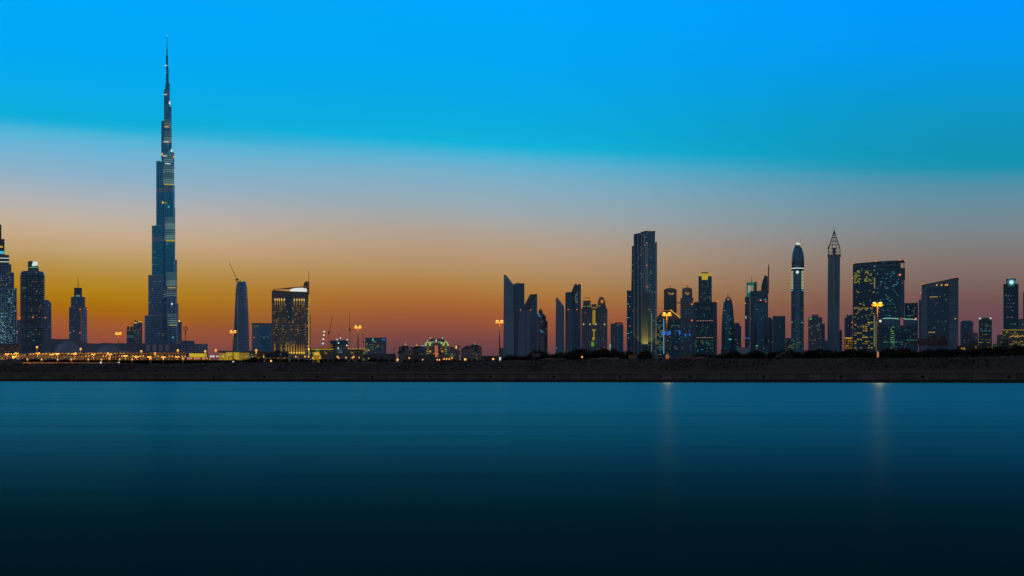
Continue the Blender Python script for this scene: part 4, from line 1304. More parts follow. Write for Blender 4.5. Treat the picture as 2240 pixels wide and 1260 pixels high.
b.boxes("window_column", glow("col_win", (180, 170, 90), 0.6), [(1424.5, 1426, 686 + i * 4.2, 688.2 + i * 4.2, 1.2, 1.9) for i in range(20)])
b.windows((1382, 1408, 540, 620), (4.2, 3.4), 0.14, [(170, 190, 200), WARM], (0.9, 1.6), 0.5, -0.5, cap=90)

# arched-top twins
m_arch = facade("fac_archtop", (0.16, 0.26, 0.34), (0.32, 0.36, 0.40), 3.6, 30.0, 0.97, 0.55, 0.0, metal=0.4, rough=0.5, seed=22)


def arch_tower(label, D, x0, x1, ytop, ysh, xs0, xs1, hole, ybase=None):
    b = Bld("arch_top_tower", label, "skyscraper", D, (x0 + x1) / 2)
    c, w = (x0 + x1) / 2, (x1 - x0) / 2
    hx0, hx1, hy0, hy1 = hole
    arc = [(c + w * math.cos(a), ytop + 5 - 5 * math.sin(a)) for a in [math.pi * i / 10 for i in range(11)]]
    b.poly("arched_crown", m_concT, arc + [(x0, hy0), (x1, hy0)], 0, 22)
    b.box("crown_jamb", m_concT, x0, hx0, hy0 + 0.05, hy1, 0, 22)
    b.box("crown_jamb", m_concT, hx1, x1, hy0 + 0.05, hy1, 0, 22)
    b.box("shaft", m_arch, x0, x1, hy1 + 0.05, ysh, 0, 24)
    b.box("lower_shaft", m_arch, xs0, xs1, ysh + 0.05, None, -3, 28)
    b.bar("mast", m_steel, [(c, ytop + 1), (c, ytop - 8)], 0.55, 10)
    b.ball("beacon", g_red, c, ytop - 9, 1.1, 10)
    b.poly("truss", m_concT, [(hx0, hy1 - 2.5), (hx0 + (hx1 - hx0) * 0.7, hy0 + 0.6), (hx1, hy0 + 0.6), (hx0, hy1 - 0.4)], 8, 10)
    return b


b = arch_tower("left of the two arch-topped towers, its shaft rising behind the orange lamp", 3150, 1452.2, 1480.2, 630, 691, 1452.3, 1479.5, (1461, 1473.5, 638.5, 644.5))
b = arch_tower("right of the two arch-topped towers, slimmer above broad shoulders", 3100, 1492, 1514.4, 628.5, 652, 1488.2, 1517, (1499.5, 1507, 637.5, 644.5))
b.box("skybridge", m_concT, 1480.4, 1488, 661, 663.2, 2, 8)
b.windows((1490, 1515, 668, 768), (3, 3.8), 0.28, [(70, 130, 190), TEAL, (60, 150, 190)], (2.0, 0.8), 0.45, -3.4, 0.6, cap=85)
b.ball("beacon", g_red, 1513.6, 665.6, 1.6, -4)
b.ball("beacon", g_red, 1513.4, 701, 1.4, -4)
b.boxes("blue_light", g_blue, [(1498, 1501, 731, 736, -4, -3.3), (1508, 1510, 730, 735, -4, -3.3)])

b = Bld("peaked_hall", "dark glass building with an amber-edged peaked roof and a cluster of blue lights", "building", 2800, 1462)
f = facade("fac_peak", (0.08, 0.20, 0.28), (0.05, 0.13, 0.18), 3.6, 3.4, 0.75, 0.5, 0.12, ((190, 165, 50), (60, 160, 190)), 0.45, seed=24)
b.poly("body", f, [(1436.8, 800), (1436.8, 700), (1488.2, 700), (1488.2, 800)], 0, 30)
b.poly("peaked_roof", pbr("peak_brown", (0.40, 0.30, 0.24), 0.5, 0.4), [(1436.4, 699.9), (1437, 694), (1446, 684), (1452, 679.6), (1466, 679), (1474, 684), (1488.4, 695), (1488.4, 699.9)], 1, 28)
b.bar("roof_edge_light", g_warm, [(1466, 678), (1476, 685), (1488, 695.4)], 0.8, 0.2)
b.bar("roof_edge_light", glow("edge_dim", (190, 120, 50), 0.6), [(1466, 679), (1452, 679.6)], 0.5, 0.2)
b.ball("beacon", g_red, 1468.5, 679, 1.6, -1)
b.box("light_column", glow("column_pale", (110, 165, 190), 0.65), 1450.8, 1453, 697, 774, -1, -0.2)
b.boxes("blue_light", g_blue, [(1447 + i * 3.0, 1449 + i * 3.0, 724.5 + (i % 2), 732.5, -1.6, -1.1) for i in range(7)] + [(1485, 1486.8, 722, 733, -1.6, -1.1), (1487.4, 1488.6, 724, 731, -1.6, -1.1)])
b.windows((1438, 1450, 701, 772), (4, 3.4), 0.4, [WARM, (150, 190, 60), TEAL], (2.6, 0.9), 0.7, cap=45)
b.windows((1468, 1487, 711, 714), (3, 2.4), 0.9, [(80, 180, 150), GREEN], (2.0, 1.0), 0.7, cap=60)
b.windows((1455, 1488, 716, 770), (3.6, 3.8), 0.10, [WARM, TEAL], (1.2, 0.9), 0.6, cap=95)

b = Bld("gold_capped_tower", "slim dark tower with a gold-lit flat crown, rising behind the broad banded block", "skyscraper", 3200, 1542)
f = facade("fac_goldcap", (0.12, 0.24, 0.32), (0.08, 0.16, 0.22), 3.6, 2.8, 0.65, 0.5, 0.10, ((175, 165, 90), (110, 150, 150)), 0.4, seed=26)
b.box("body", f, 1527.8, 1557, 604, None, 0, 30)
b.box("crown_screen", glow("crown_gold", (200, 175, 55), 0.75), 1528.6, 1557.6, 598, 604, -0.8, 28)
b.box("crown_screen", MATS["crown_gold"], 1535.5, 1548.4, 604.1, 612, -0.9, -0.2)
b.box("crown_rim", m_steel, 1534, 1549, 595.2, 597.9, 4, 20)
b.boxes("crown_mullion", m_steel, [(1531 + i * 3.4, 1531.4 + i * 3.4, 598.2, 604, -1.3, -0.9) for i in range(8)])
b.windows((1529, 1556, 618, 657), (3, 3.6), 0.25, [(170, 165, 80), (120, 150, 150)], (1.1, 1.0), 0.6, cap=60)
b = Bld("banded_block", "broad dark block with two rows of small warm lights across its front", "skyscraper", 2950, 1542)
f = facade("fac_banded", (0.08, 0.18, 0.26), (0.05, 0.12, 0.17), 3.6, 3.0, 0.7, 0.5, 0.05, ((170, 160, 70), (70, 170, 190)), 0.45, seed=28)
m_pier = pbr("pier_grey", (0.20, 0.27, 0.34), 0.45, 0.7)
b.box("left_pier", m_pier, 1516, 1522.6, 660.5, None, -1, 34)
b.box("right_pier", m_pier, 1560.6, 1568.6, 660.5, None, -1, 34)
b.box("glass_front", f, 1522.7, 1560.5, 664, None, 0.5, 32)
b.box("top_beam", m_pier, 1522.7, 1560.5, 660.5, 663.9, -1, 34)
b.boxes("mullion", m_pier, [(1531 + i * 7.4, 1531.8 + i * 7.4, 668, 738, -0.5, 0.4) for i in range(4)])
for yy in (701.5, 738.5):
    for i in range(10):
        b.ball("deck_lamp", glow("deck_warm", (215, 160, 130), 0.8), 1524.6 + i * 3.8, yy, 0.8, -0.6)
    b.box("deck", m_pier, 1522.7, 1560.5, yy + 1.8, yy + 3.2, -1, 0.4)
for p in ((1517, 661), (1568.6, 660)):
    b.ball("beacon", g_red, p[0], p[1], 1.1, -2)
b.windows((1524, 1560, 668, 736), (3.7, 3.4), 0.12, [(150, 150, 70), TEAL], (1.2, 0.9), 0.6, cap=40)
b.windows((1518, 1560, 744, 772), (3, 3.2), 0.33, [GREEN, TEAL, (190, 180, 60)], (1.8, 0.8), 0.7, -1.4, cap=95)


def bullet(label, D, c, w, ytop, group=None):
    b = Bld("bullet_tower", label, "skyscraper", D, c, group)
    f = facade("fac_bullet", (0.08, 0.22, 0.32), (0.05, 0.15, 0.22), 3.5, 2.2, 0.75, 0.6, 0.02, ((190, 180, 90), (80, 180, 170)), 0.45, rough=0.3, seed=30)
    P = [(1.0, None), (1.0, 745), (0.98, 720), (0.92, 700), (0.84, 684), (0.74, 670), (0.66, 660)]
    b.lathe("body", f, c, [(w * r_, y if y is None else y + ytop - 648) for r_, y in P], w * b.k, 24)
    b.lathe("cone_cap", pbr("cap_metal", (0.22, 0.34, 0.40), 0.4, 0.7), c, [(w * 0.66, ytop + 12), (w * 0.5, ytop + 6.4), (w * 0.3, ytop + 2.4), (w * 0.12, ytop + 0.4)], w * b.k, 20, True)
    b.bar("antenna", m_steel, [(c - 1.2, ytop + 4), (c - 1.2, ytop - 8)], 0.5, w * b.k, 5, 0.25)
    b.bar("antenna", m_steel, [(c + 3.4, ytop + 6), (c + 3.4, ytop - 7)], 0.5, w * b.k, 5, 0.25)
    b.ball("crown_lamp", g_red, c + 0.4, ytop + 6.4, 1.5, -1 + w * b.k * 0.4)
    b.lathe("ground_floor", m_steel, c, [(w * 1.08, None), (w * 1.08, 764)], w * b.k, 24)
    return b


b = bullet("left of the two bullet-shaped glass towers, standing clear against the pink sky", 2850, 1592.5, 14.6, 648)
b.ball("crown_lamp", g_teal, 1584.6, 657.5, 1.3, 4)
b.ball("beacon", g_red, 1604.6, 661.4, 1.1, 4)
b.windows((1584, 1601, 672, 765), (3.2, 4), 0.08, [WARM, (150, 180, 90), TEAL], (1.2, 1.0), 0.7, -0.2, cap=30)
b.box("lit_floor", g_teal, 1594, 1600, 741, 743, -0.6, 0.4)
b = Bld("plain_tower", "short stepped dark tower touching the right side of the left bullet tower", "tower", 3000, 1614)
f = facade("fac_sh", (0.18, 0.26, 0.34), (0.09, 0.14, 0.2), 3.6, 2.8, 0.6, 0.5, 0.03, seed=31)
b.box("body", f, 1606, 1621.4, 713, None, 0, 22)
b.box("upper_body", f, 1606.5, 1618, 706.5, 712.9, 3, 20)
b.windows((1608, 1620, 745, 762), (3, 4), 0.3, [WARM, (190, 190, 150)], (1.1, 0.9), 0.6)
b = Bld("vaulted_shed", "low pale shed with a vaulted roof between the two bullet-shaped towers", "building", 2400, 1627)
b.poly("body", pbr("shed_pale", (0.42, 0.50, 0.56), 0.6), [(1613, 800), (1613, 764), (1618, 760.6), (1628, 759.6), (1638, 761.5), (1641, 766), (1641, 800)], 0, 20)
b.windows((1612, 1620, 757, 766), (2.6, 2.6), 0.7, [(90, 200, 160)], (2.0, 1.2), 0.8)
# ================================================================== right
b = Bld("frame_tower", "thin dark tower carrying a green-lit open square frame and a short antenna", "skyscraper", 3000, 1642)
f = facade("fac_frame", (0.12, 0.26, 0.34), (0.07, 0.17, 0.24), 3.6, 3.0, 0.75, 0.5, 0.03, seed=34)
b.box("body", f, 1629.4, 1640.4, 649, None, 0, 26)
for i in range(13):
    b.box("floor_band", m_concT, 1630.6, 1639.6, 664 + i * 8.4, 665.2 + i * 8.4, -0.6, -0.1)
gg = glow("frame_green", (20, 110, 95), 0.6)
b.box("frame_top", gg, 1633, 1650, 617.5, 623.4, 0, 16)
b.box("frame_post", gg, 1633, 1636, 623.5, 648.9, 0, 16)
b.box("frame_post", gg, 1647.4, 1650, 623.5, 637, 0, 16)
b.box("frame_back", m_pier, 1650.1, 1655.6, 616.4, 637, 2, 18)
b.box("frame_glass", glow("frame_white", (170, 190, 190), 0.55), 1636.1, 1641, 624, 639, 5, 6)
b.box("frame_base", gg, 1636.1, 1641, 640, 648.9, 0, 16)
b.bar("antenna", m_steel, [(1644.4, 617), (1644.4, 602.4)], 0.9, 8, 6, 0.3)
b.ball("beacon", g_red, 1630.2, 663.4, 1.2)
for p in ((1631, 691, g_teal), (1631, 694, g_white), (1630, 738, g_blue), (1634, 739, g_blue), (1637, 738.6, g_blue)):
    b.box("lit_window", p[2], p[0], p[0] + 1.8, p[1], p[1] + 2.0, -1.2, -0.7)

b = Bld("sail_tower", "dark slab tower with a sail-shaped fin and a tall thin blade on its right edge", "skyscraper", 3050, 1662)
f = facade("fac_sail", (0.16, 0.27, 0.35), (0.11, 0.2, 0.27), 3.6, 3.0, 0.75, 0.6, 0.01, seed=36)
b.box("body", f, 1641, 1680, 638, None, 0, 30)
b.box("roof_rim", m_pier, 1640.6, 1680.4, 636.4, 637.9, -0.6, 31)
b.poly("sail_fin", pbr("fin_slate", (0.14, 0.24, 0.31), 0.4, 0.7), [(1664.4, 636.3), (1665.6, 629), (1665, 626.4), (1668, 615), (1673.2, 600.6), (1679.6, 605), (1679.6, 636.3)], 6, 18)
b.poly("blade", pbr("blade_slate", (0.10, 0.16, 0.21), 0.5, 0.6), [(1679.8, 641), (1680, 583), (1682.4, 576.4), (1682, 641)], 3, 14)
b.box("side_strip", m_pier, 1677.4, 1680.2, 641.2, None, -1, -0.2)
b = bullet("right of the two bullet-shaped glass towers, standing in front of the sail-finned slab", 2800, 1663.4, 14.8, 650)
b.ball("crown_lamp", g_teal, 1674.4, 655, 1.3, 4)
b.ball("beacon", g_red, 1675.4, 659.4, 1.1, 4)
b.windows((1655, 1673, 674, 765), (3.2, 4), 0.06, [(150, 180, 90), TEAL], (1.1, 0.9), 0.6, -0.2, cap=30)
b.box("podium", facade("fac_pod2", (0.14, 0.28, 0.36), (0.05, 0.09, 0.12), 3.4, 6, lit=0.1, seed=38), 1648, 1684, 758, None, -4, 2)
b.box("lit_sign", g_green, 1653, 1658, 755.6, 757.6, -5, -4.2)

b = Bld("plain_tower", "narrow pale-edged block between the right bullet tower and the dark glass slab", "tower", 3100, 1686)
b.box("body", facade("fac_p3", (0.22, 0.32, 0.40), (0.11, 0.18, 0.24), 3.6, 3.0, lit=0.03, seed=39), 1680.3, 1690, 698, None, 0, 20)
b.box("roof_house", m_roofm, 1680.3, 1687.6, 694.4, 697.9, 3, 16)
b = Bld("glass_slab", "plain dark glass slab with faint floor lines, left of the dome-headed glowing tower", "tower", 3000, 1704)
b.box("body", facade("fac_slab", (0.11, 0.24, 0.32), (0.07, 0.17, 0.24), 3.6, 2.4, lit=0.01, seed=40), 1690.3, 1714.6, 693, None, 0, 30)
b.box("side_face", m_pier, 1714.7, 1717.8, 692, None, 1, 30)
b.box("roof_rim", m_pier, 1691, 1717, 691.2, 692.9, 0.6, 28)
b = Bld("lit_block", "small bright-windowed block in the gap left of the dome-headed glowing tower", "building", 3200, 1724)
b.box("body", facade("fac_lb", (0.2, 0.28, 0.36), (0.2, 0.22, 0.26), 3.6, 2.8, lit=0.3, cols=((200, 190, 150), (200, 150, 90)), k=0.35, seed=42), 1718, 1730.5, 740, None, 0, 14)
b.box("roof_rim", m_concT, 1717.8, 1730.7, 739.2, 739.9, -0.5, 14.5)

# dome-headed glowing tower
b = Bld("dome_headed_tower", "slender tower with a pointed dome head, glowing white side balconies and a round white lamp", "skyscraper", 2950, 1744.5)
f = facade("fac_dome", (0.10, 0.26, 0.36), (0.06, 0.18, 0.26), 3.6, 2.4, 0.75, 0.6, 0.015, ((190, 180, 130), (80, 180, 190)), 0.45, seed=44)
b.box("shaft", f, 1731.6, 1757.2, 588.5, None, 0, 26)
b.box("centre_bay", MATS["fac_blade_md"], 1739.4, 1749.6, 594, None, -1.6, -0.1)
b.box("side_rail", m_pier, 1730.6, 1731.5, 590, None, -0.6, 24)
b.box("side_rail", m_pier, 1757.3, 1758.2, 590, None, -0.6, 24)
b.lathe("dome", pbr("dome_blue", (0.14, 0.34, 0.44), 0.35, 0.7), 1745.4, [(13.6, 585), (13.8, 570), (13.4, 560), (12, 551), (9.4, 543), (6.4, 536), (3.8, 532.4)], 13, 24, True)
b.lathe("ring", g_white, 1745.2, [(13.9, 587.2), (13.9, 586.0)], 13, 24)
b.lathe("ring", m_steel, 1745.2, [(14.0, 590.4), (14.0, 587.3)], 13, 24)
for i in range(9):
    w = 2.2 + i * 1.08
    b.box("louvre", pbr("louvre_pale", (0.55, 0.62, 0.62), 0.4, 0.4), 1745.4 - w, 1745.4 + w, 556 + i * 3.1, 557.1 + i * 3.1, -1.2 + (9 - i) * 0.22, 4)
b.ball("head_lamp", g_white, 1744.4, 530.6, 2.0, 12)
b.box("head_light", g_white, 1741.6, 1750.4, 531.6, 534, 7, 18)
b.box("head_light", glow("head_yellow", (200, 150, 30), 0.85), 1749.4, 1752.4, 534.4, 542, 9, 14)
b.bar("antenna", glow("antenna_pale", (190, 150, 130), 0.5), [(1752, 537), (1752.6, 518)], 0.6, 12, 5, 0.3)
b.lathe("round_lamp", g_white, 1744.2, [(1.2, 598.4), (2.8, 597.2), (3.2, 595.4), (2.8, 593.6), (1.2, 592.4)], -2.8, 14)
bal = glow("balcony_glow", (195, 205, 150), 0.8)
for i in range(13):
    y = 593 + i * 3.1
    b.box("lit_balcony", bal, 1730.2, 1735.2, y, y + 1.5, -1.4, -0.7)
    b.box("lit_balcony", bal, 1752.8, 1758.4, y, y + 1.5, -1.4, -0.7)
b.box("lit_balcony", g_teal, 1730.4, 1734.4, 634.6, 636.4, -1.4, -0.7)
b.box("lit_balcony", g_teal, 1754, 1757.6, 634.6, 636.4, -1.4, -0.7)
b.box("refuge_light", g_green, 1730.6, 1733.4, 704.6, 706.4, -1.4, -0.7)
b.box("refuge_light", g_green, 1752.6, 1756, 704.6, 706.4, -1.4, -0.7)
b.windows((1733, 1757, 645, 768), (3, 4), 0.13, [(170, 165, 120), TEAL, WARM], (0.9, 1.0), 0.6, -1.9, cap=60)
b.windows((1731, 1757, 740, 768), (2.6, 3.6), 0.3, [WARM, GREEN], (1.0, 1.2), 0.7, -1.9, cap=85)

b = Bld("grid_tower", "broad grid-windowed block with a raised roof box, between the dome-headed tower and the lattice-spired tower", "tower", 2900, 1785)
f = facade("fac_grid", (0.30, 0.36, 0.42), (0.10, 0.14, 0.19), 3.8, 3.4, 0.7, 0.45, 0.03, seed=46, metal=0.4)
b.box("body", f, 1768, 1798.6, 694, None, 0, 34)
b.box("roof_box", m_concT, 1775.6, 1790.6, 688, 693.9, 4, 26)
b.box("side_block", facade("fac_grid_d", NAVY2, None, 3.6, 3.0, seed=47), 1798.7, 1804.6, 708, None, 4, 30)
b.box("lit_sign", g_green, 1769.6, 1776, 696.6, 698.4, -0.8, -0.2)
b.windows((1770, 1797, 712, 768), (3, 3.8), 0.15, [WARM, AMBER, WHITE], (1.0, 1.0), 0.6, cap=60)

# lattice-spired tower
b = Bld("lattice_spired_tower", "tall plain square tower topped by an open wire-frame steeple with a needle", "skyscraper", 2950, 1824)
f = facade("fac_spire", (0.22, 0.33, 0.42), (0.17, 0.27, 0.35), 3.6, 1.7, 0.7, 0.8, 0.0, rough=0.4, var=0.2, seed=49)
b.poly("shaft", f, [(1809.4, 800), (1810.6, 640), (1811.2, 560), (1837.8, 560), (1836.6, 700), (1836.2, 800)], 0, 28)
b.box("cornice", m_concT, 1810, 1839.4, 556.6, 559.9, -1.5, 29)
b.box("podium", f, 1804.6, 1837, 745, None, -4, 30)
b.box("slot_glass", facade("fac_slot", (0.34, 0.46, 0.54), (0.22, 0.32, 0.4), 3.6, 2, seed=50), 1822.6, 1825.6, 565, 660, -0.6, -0.1)
b.box("slot_groove", m_steel, 1827, 1827.8, 565, 660, -0.6, -0.1)
m_wire = pbr("steeple_steel", (0.22, 0.2, 0.2), 0.5, 0.5)
mb = MB()
D_ = b.D


def sp(px, d, py):
    return (b.x(px), D_ + d, b.z(py))


c_ = 1824.8
levels = [(557, 13), (550, 13), (542, 12.6), (534, 10.0), (526, 7.2), (518, 4.6), (510, 2.4), (504, 0.8)]
depth = lambda w: (14 - w * b.k * 1.0, 14 + w * b.k * 1.0)
for (y0, w0), (y1, w1) in zip(levels, levels[1:]):
    a0, b0 = depth(w0)
    a1, b1 = depth(w1)
    for s_ in (-1, 1):
        mb.bar(sp(c_ + s_ * w0, a0, y0), sp(c_ + s_ * w1, a1, y1), 0.55)
        mb.bar(sp(c_ + s_ * w0, b0, y0), sp(c_ + s_ * w1, b1, y1), 0.55)
        mb.bar(sp(c_ + s_ * w0, a0, y0), sp(c_ + s_ * w0, b0, y0), 0.39)
    for q in (-0.33, 0.33):
        mb.bar(sp(c_ + q * w0, a0, y0), sp(c_ + q * w1, a1, y1), 0.49)
    mb.bar(sp(c_ - w1, a1, y1), sp(c_ + w1, a1, y1), 0.47)
    mb.bar(sp(c_ - w1, b1, y1), sp(c_ + w1, b1, y1), 0.47)
    if w0 > 4:
        mb.bar(sp(c_ - w0, a0, y0), sp(c_, a1, y1), 0.36)
        mb.bar(sp(c_ + w0, a0, y0), sp(c_, a1, y1), 0.36)
mb.make("steeple_frame", m_wire, b.root)
b.bar("needle", m_wire, [(c_ + 0.5, 508), (c_ + 0.5, 493.6)], 0.6, 14, 6, 0.25)
b.box("inner_core", m_roofm, c_ - 3, c_ + 3, 541, 556.5, 8, 20)
b.bar("side_mast", m_wire, [(1811.4, 556), (1811.4, 535)], 0.4, 2)
b.box("terrace_knob", m_wire, 1809.4, 1812, 541, 543, 0, 3)

b = Bld("plain_tower", "thin low block touching the right foot of the lattice-spired tower", "tower", 3050, 1840)
b.box("body", MATS["fac_grid"], 1836.3, 1842, 723, None, 0, 20)
b.box("roof_box", m_roofm, 1837, 1841, 721.4, 722.9, 4, 16)
b = Bld("stepped_block", "dark stepped block above a yellow-lit base, left of the widest lit office tower", "tower", 2950, 1855)
f = facade("fac_stb", (0.12, 0.22, 0.3), (0.07, 0.14, 0.2), 3.6, 3.0, lit=0.04, seed=52)
b.box("body", f, 1847.4, 1864.6, 695, None, 0, 24)
b.box("upper_body", f, 1851.8, 1864.6, 688, 694.9, 2, 22)
b.box("lit_base", pbr("warm_stone", (0.35, 0.25, 0.16), 0.8), 1847, 1864.8, 738, None, -3, -0.2)
b.windows((1848, 1864, 738, 768), (3.0, 5.2), 0.85, [(215, 170, 35), (190, 150, 40)], (1.5, 2.2), 0.9, -3.5)
b.box("lit_cornice", g_yel, 1848, 1864, 738.4, 740.4, -3.9, -3.1)

# the widest lit office tower
b = Bld("twin_slab_tower", "widest office tower, two joined slabs, one full of yellow lit windows, one teal", "skyscraper", 2900, 1922)
fL = facade("fac_hL", (0.10, 0.20, 0.27), (0.06, 0.13, 0.19), 3.6, 3.2, 0.75, 0.5, 0.05, ((190, 165, 50), (130, 170, 60)), 0.45, seed=54)
fR = facade("fac_hR", (0.11, 0.22, 0.30), (0.07, 0.15, 0.21), 3.6, 3.0, 0.75, 0.5, 0.07, ((60, 160, 180), (110, 180, 180)), 0.4, seed=55)
b.poly("left_slab", fL, [(1865, 800), (1865.4, 577.4), (1916, 573.6), (1916, 800)], 0, 44)
b.poly("right_slab", fR, [(1916.2, 800), (1916.2, 573.6), (1969, 571.6), (1969, 800)], 3, 44)
b.poly("roof_frame", m_pier, [(1865, 577.3), (1865, 575.8), (1920, 571.8), (1979.4, 569.8), (1979.4, 572.8), (1920, 574.4)], -1, 40)
b.boxes("frame_post", m_pier, [(1976.4, 1978, 572.9, 587, 2, 6), (1969.1, 1970.4, 571, 587, 2, 6)])
b.box("right_wing", facade("fac_hR2", (0.17, 0.27, 0.35), (0.10, 0.18, 0.25), 3.6, 2.6, lit=0.02, seed=56), 1969.1, 1978.4, 587, 694, 4, 40)
mb = MB()
for i in range(11):
    mb.box(b.x(1969.4), b.x(1979.8), b.D + 2, b.D + 30, b.z(587 + i * 2.4 + 0.7), b.z(587 + i * 2.4))
mb.make("balcony_slab", m_pier, b.root)
b.box("seam", m_pier, 1914.6, 1916.8, 577, None, -1.2, -0.2)
b.box("parapet_band", m_pier, 1866, 1969, 578, 584, -0.8, -0.15)
yl = [(215, 190, 50), (190, 190, 60), (150, 180, 60)]
b.windows((1868, 1884, 590, 622), (3.2, 2.6), 0.72, yl, (2.4, 1.3), 0.8, cap=30)
b.windows((1891, 1914, 590, 622), (3.2, 2.6), 0.62, yl, (2.4, 1.3), 0.8, cap=58)
b.windows((1867, 1914, 630, 700), (4.2, 3.6), 0.20, [(215, 175, 30), (200, 160, 30)], (2.8, 1.2), 0.9, cap=76)
b.windows((1868, 1912, 672, 680), (3.4, 3.4), 0.85, [(215, 175, 30)], (2.9, 1.2), 0.9, cap=90)
b.nlit = 0
b.windows((1918, 1967, 590, 706), (3.2, 3.5), 0.17, [(80, 180, 195), TEAL, (130, 190, 190)], (1.6, 1.2), 0.75, 2.4, 0.8, cap=62)
b.boxes("window_column", glow("wc_pale", (150, 170, 150), 0.55), [(1911.6, 1914.2, 690 + i * 3.6, 692.4 + i * 3.6, -0.7, -0.15) for i in range(19)], None)
b.boxes("window_column", glow("wc_pale2", (175, 175, 130), 0.6), [(1912, 1914.4, 608 + i * 3, 609.8 + i * 3, -0.7, -0.15) for i in range(8)], None)
b.nlit = 0
b.windows((1868, 1911, 703, 766), (6, 4.6), 0.33, [(215, 180, 30), (205, 165, 40)], (3.6, 1.6), 0.9, cap=36)
b.box("side_glow", glow("olive_strip", (110, 130, 40), 0.55), 1916, 1919, 703, None, -2.4, -1.3)
b.box("dark_side", m_pier, 1919.1, 1930, 703, None, -3, 2.8)
for p in ((1865.6, 576), (1916, 571.4), (1968, 569.6), (1979, 570.8), (1864.8, 607.6), (1863.6, 705)):
    b.ball("beacon", g_red, p[0], p[1], 1.2, -2)
b.ball("sign_lamp", g_teal, 1913.6, 582.6, 1.3, -2)
b.ball("beacon", g_red, 1968.5, 602, 2.1, -2)
b.windows((1918, 1940, 587, 591), (2.6, 2.4), 0.7, [(90, 130, 130)], (1.4, 1.0), 0.6, 2.4, cap=99)

b = Bld("curved_podium", "low podium block with green-white lit cornice at the widest office tower's foot", "building", 2750, 1968)
f = facade("fac_pod", (0.11, 0.20, 0.26), (0.06, 0.12, 0.17), 3.6, 2.6, 0.6, 0.5, 0.10, ((90, 170, 110), (90, 160, 170)), 0.4, seed=58)
b.poly("body", f, [(1930.6, 800), (1930.6, 712), (2007, 712), (2007, 800)], 0, 50)
b.poly("drum", MATS["fac_blade_dk"], [(1931, 711.9), (1931, 697), (1966, 698), (1966, 711.9)], 3, 40)
b.poly("drum", MATS["fac_blade_dk"], [(1976, 711.9), (1976, 698), (2006, 700), (2006, 711.9)], 3, 40)
b.poly("cornice_light", glow("cornice_w", (140, 205, 180), 0.85), [(1931, 695.2), (1950, 695), (1966.4, 697), (1966.4, 698.2), (1950, 696.6), (1931, 696.8)], 1.6, 2.8)
b.poly("cornice_light", MATS["cornice_w"], [(1977, 696.8), (1995, 697.6), (2005.6, 699.2), (2005.6, 700.4), (1995, 699), (1977, 698.2)], 1.6, 2.8)
b.windows((1948, 1957, 713, 765), (2.8, 4.6), 0.8, [(150, 190, 60), GREEN], (2.0, 1.4), 0.75, cap=30)
b.windows((1932, 2006, 714, 766), (3.4, 4.6), 0.12, [(70, 150, 190), TEAL], (1.2, 1.0), 0.6, cap=55)
b.windows((1932, 1975, 747, 750), (3, 2.5), 0.8, [(80, 180, 150)], (2.4, 1.1), 0.7, cap=75)
b.windows((1982, 2006, 743, 746), (3, 2.5), 0.8, [(80, 180, 150)], (2.2, 1.0), 0.7, cap=90)
b = Bld("teal_lit_block", "block with teal and amber lit floors wedged between the widest tower and the curved-roof slab", "office building", 3000, 1994)
f = facade("fac_tl", (0.10, 0.2, 0.28), (0.07, 0.14, 0.2), 3.8, 3.2, lit=0.12, cols=((60, 170, 180), (200, 160, 50)), k=0.4, seed=60)
b.box("body", f, 1979, 2008, 669, None, 0, 34)
b.box("roof_rim", m_pier, 1978.6, 2008, 662.6, 668.9, 2, 32)
b.windows((1980, 2007, 671, 694), (3.4, 3.6), 0.3, [TEAL, (200, 160, 40), (60, 160, 170)], (2.0, 1.0), 0.7, cap=50)
b.ball("beacon", g_red, 2003, 697, 1.8, -2)

b = Bld("curved_roof_slab", "wide dark slab tower with a roofline sweeping up in a curve over amber lamps", "skyscraper", 2700, 2056)
f = facade("fac_crs", (0.11, 0.22, 0.30), (0.08, 0.17, 0.24), 3.6, 2.8, 0.75, 0.5, 0.012, ((195, 160, 70), (130, 170, 170)), 0.45, seed=62)
fe = facade("fac_crs_edge", (0.20, 0.29, 0.37), (0.15, 0.23, 0.30), 3.6, 40, 0.97, 0.6, 0.0, seed=63)
curve = [(2016, 622.4), (2030, 620), (2048, 617.2), (2062, 614.4), (2078, 610.8), (2096.8, 607)]
b.poly("glass_front", f, [(2028, 800), (2028, 632), (2040, 629), (2060, 626), (2076, 626), (2076, 800)], -1, 46)
b.poly("frame", fe, [(2014, 800)] + curve + [(2096.6, 640), (2096, 800)], 0, 44)
b.poly("roof_rim", m_pier, curve + [(x, y + 1.4) for x, y in reversed(curve)], -2, -0.2)
b.box("left_block", f, 2009.6, 2015.8, 655.4, None, 1, 30)
b.box("side_mast", m_concT, 2014.2, 2015.2, 640, 655.3, 2, 4)
b.ball("beacon", g_red, 2014, 640, 1.1, 0)
for x in (2049.4, 2059.6, 2068.4, 2072.2):
    b.ball("roof_lamp", glow("amber_lamp", (235, 160, 50), 1.1), x, 623.6, 1.6, -2.4)
for p in ((2017, 621.4), (2022.4, 620.8), (2090, 607.6), (2096.4, 606.6)):
    b.ball("beacon", g_red, p[0], p[1], 1.0, 0)
b.windows((2034, 2072, 636, 730), (3.4, 3.6), 0.10, [(205, 165, 60), (190, 180, 90), (150, 130, 110)], (1.4, 1.0), 0.7, -1.5, 0.8, cap=70)
b.boxes("lit_row", glow("row_yellow", (205, 180, 60), 0.75), [(2034 + i * 3, 2036.2 + i * 3, 648.6, 650, -1.8, -1.2) for i in range(6)] + [(2031 + i * 3, 2033 + i * 3, 726, 727.4, -1.8, -1.2) for i in range(5)])
b.boxes("lit_window", glow("row_yellow", (205, 180, 60), 0.75), [(2088, 2091, 696.4, 698.4, -0.8, -0.2)])

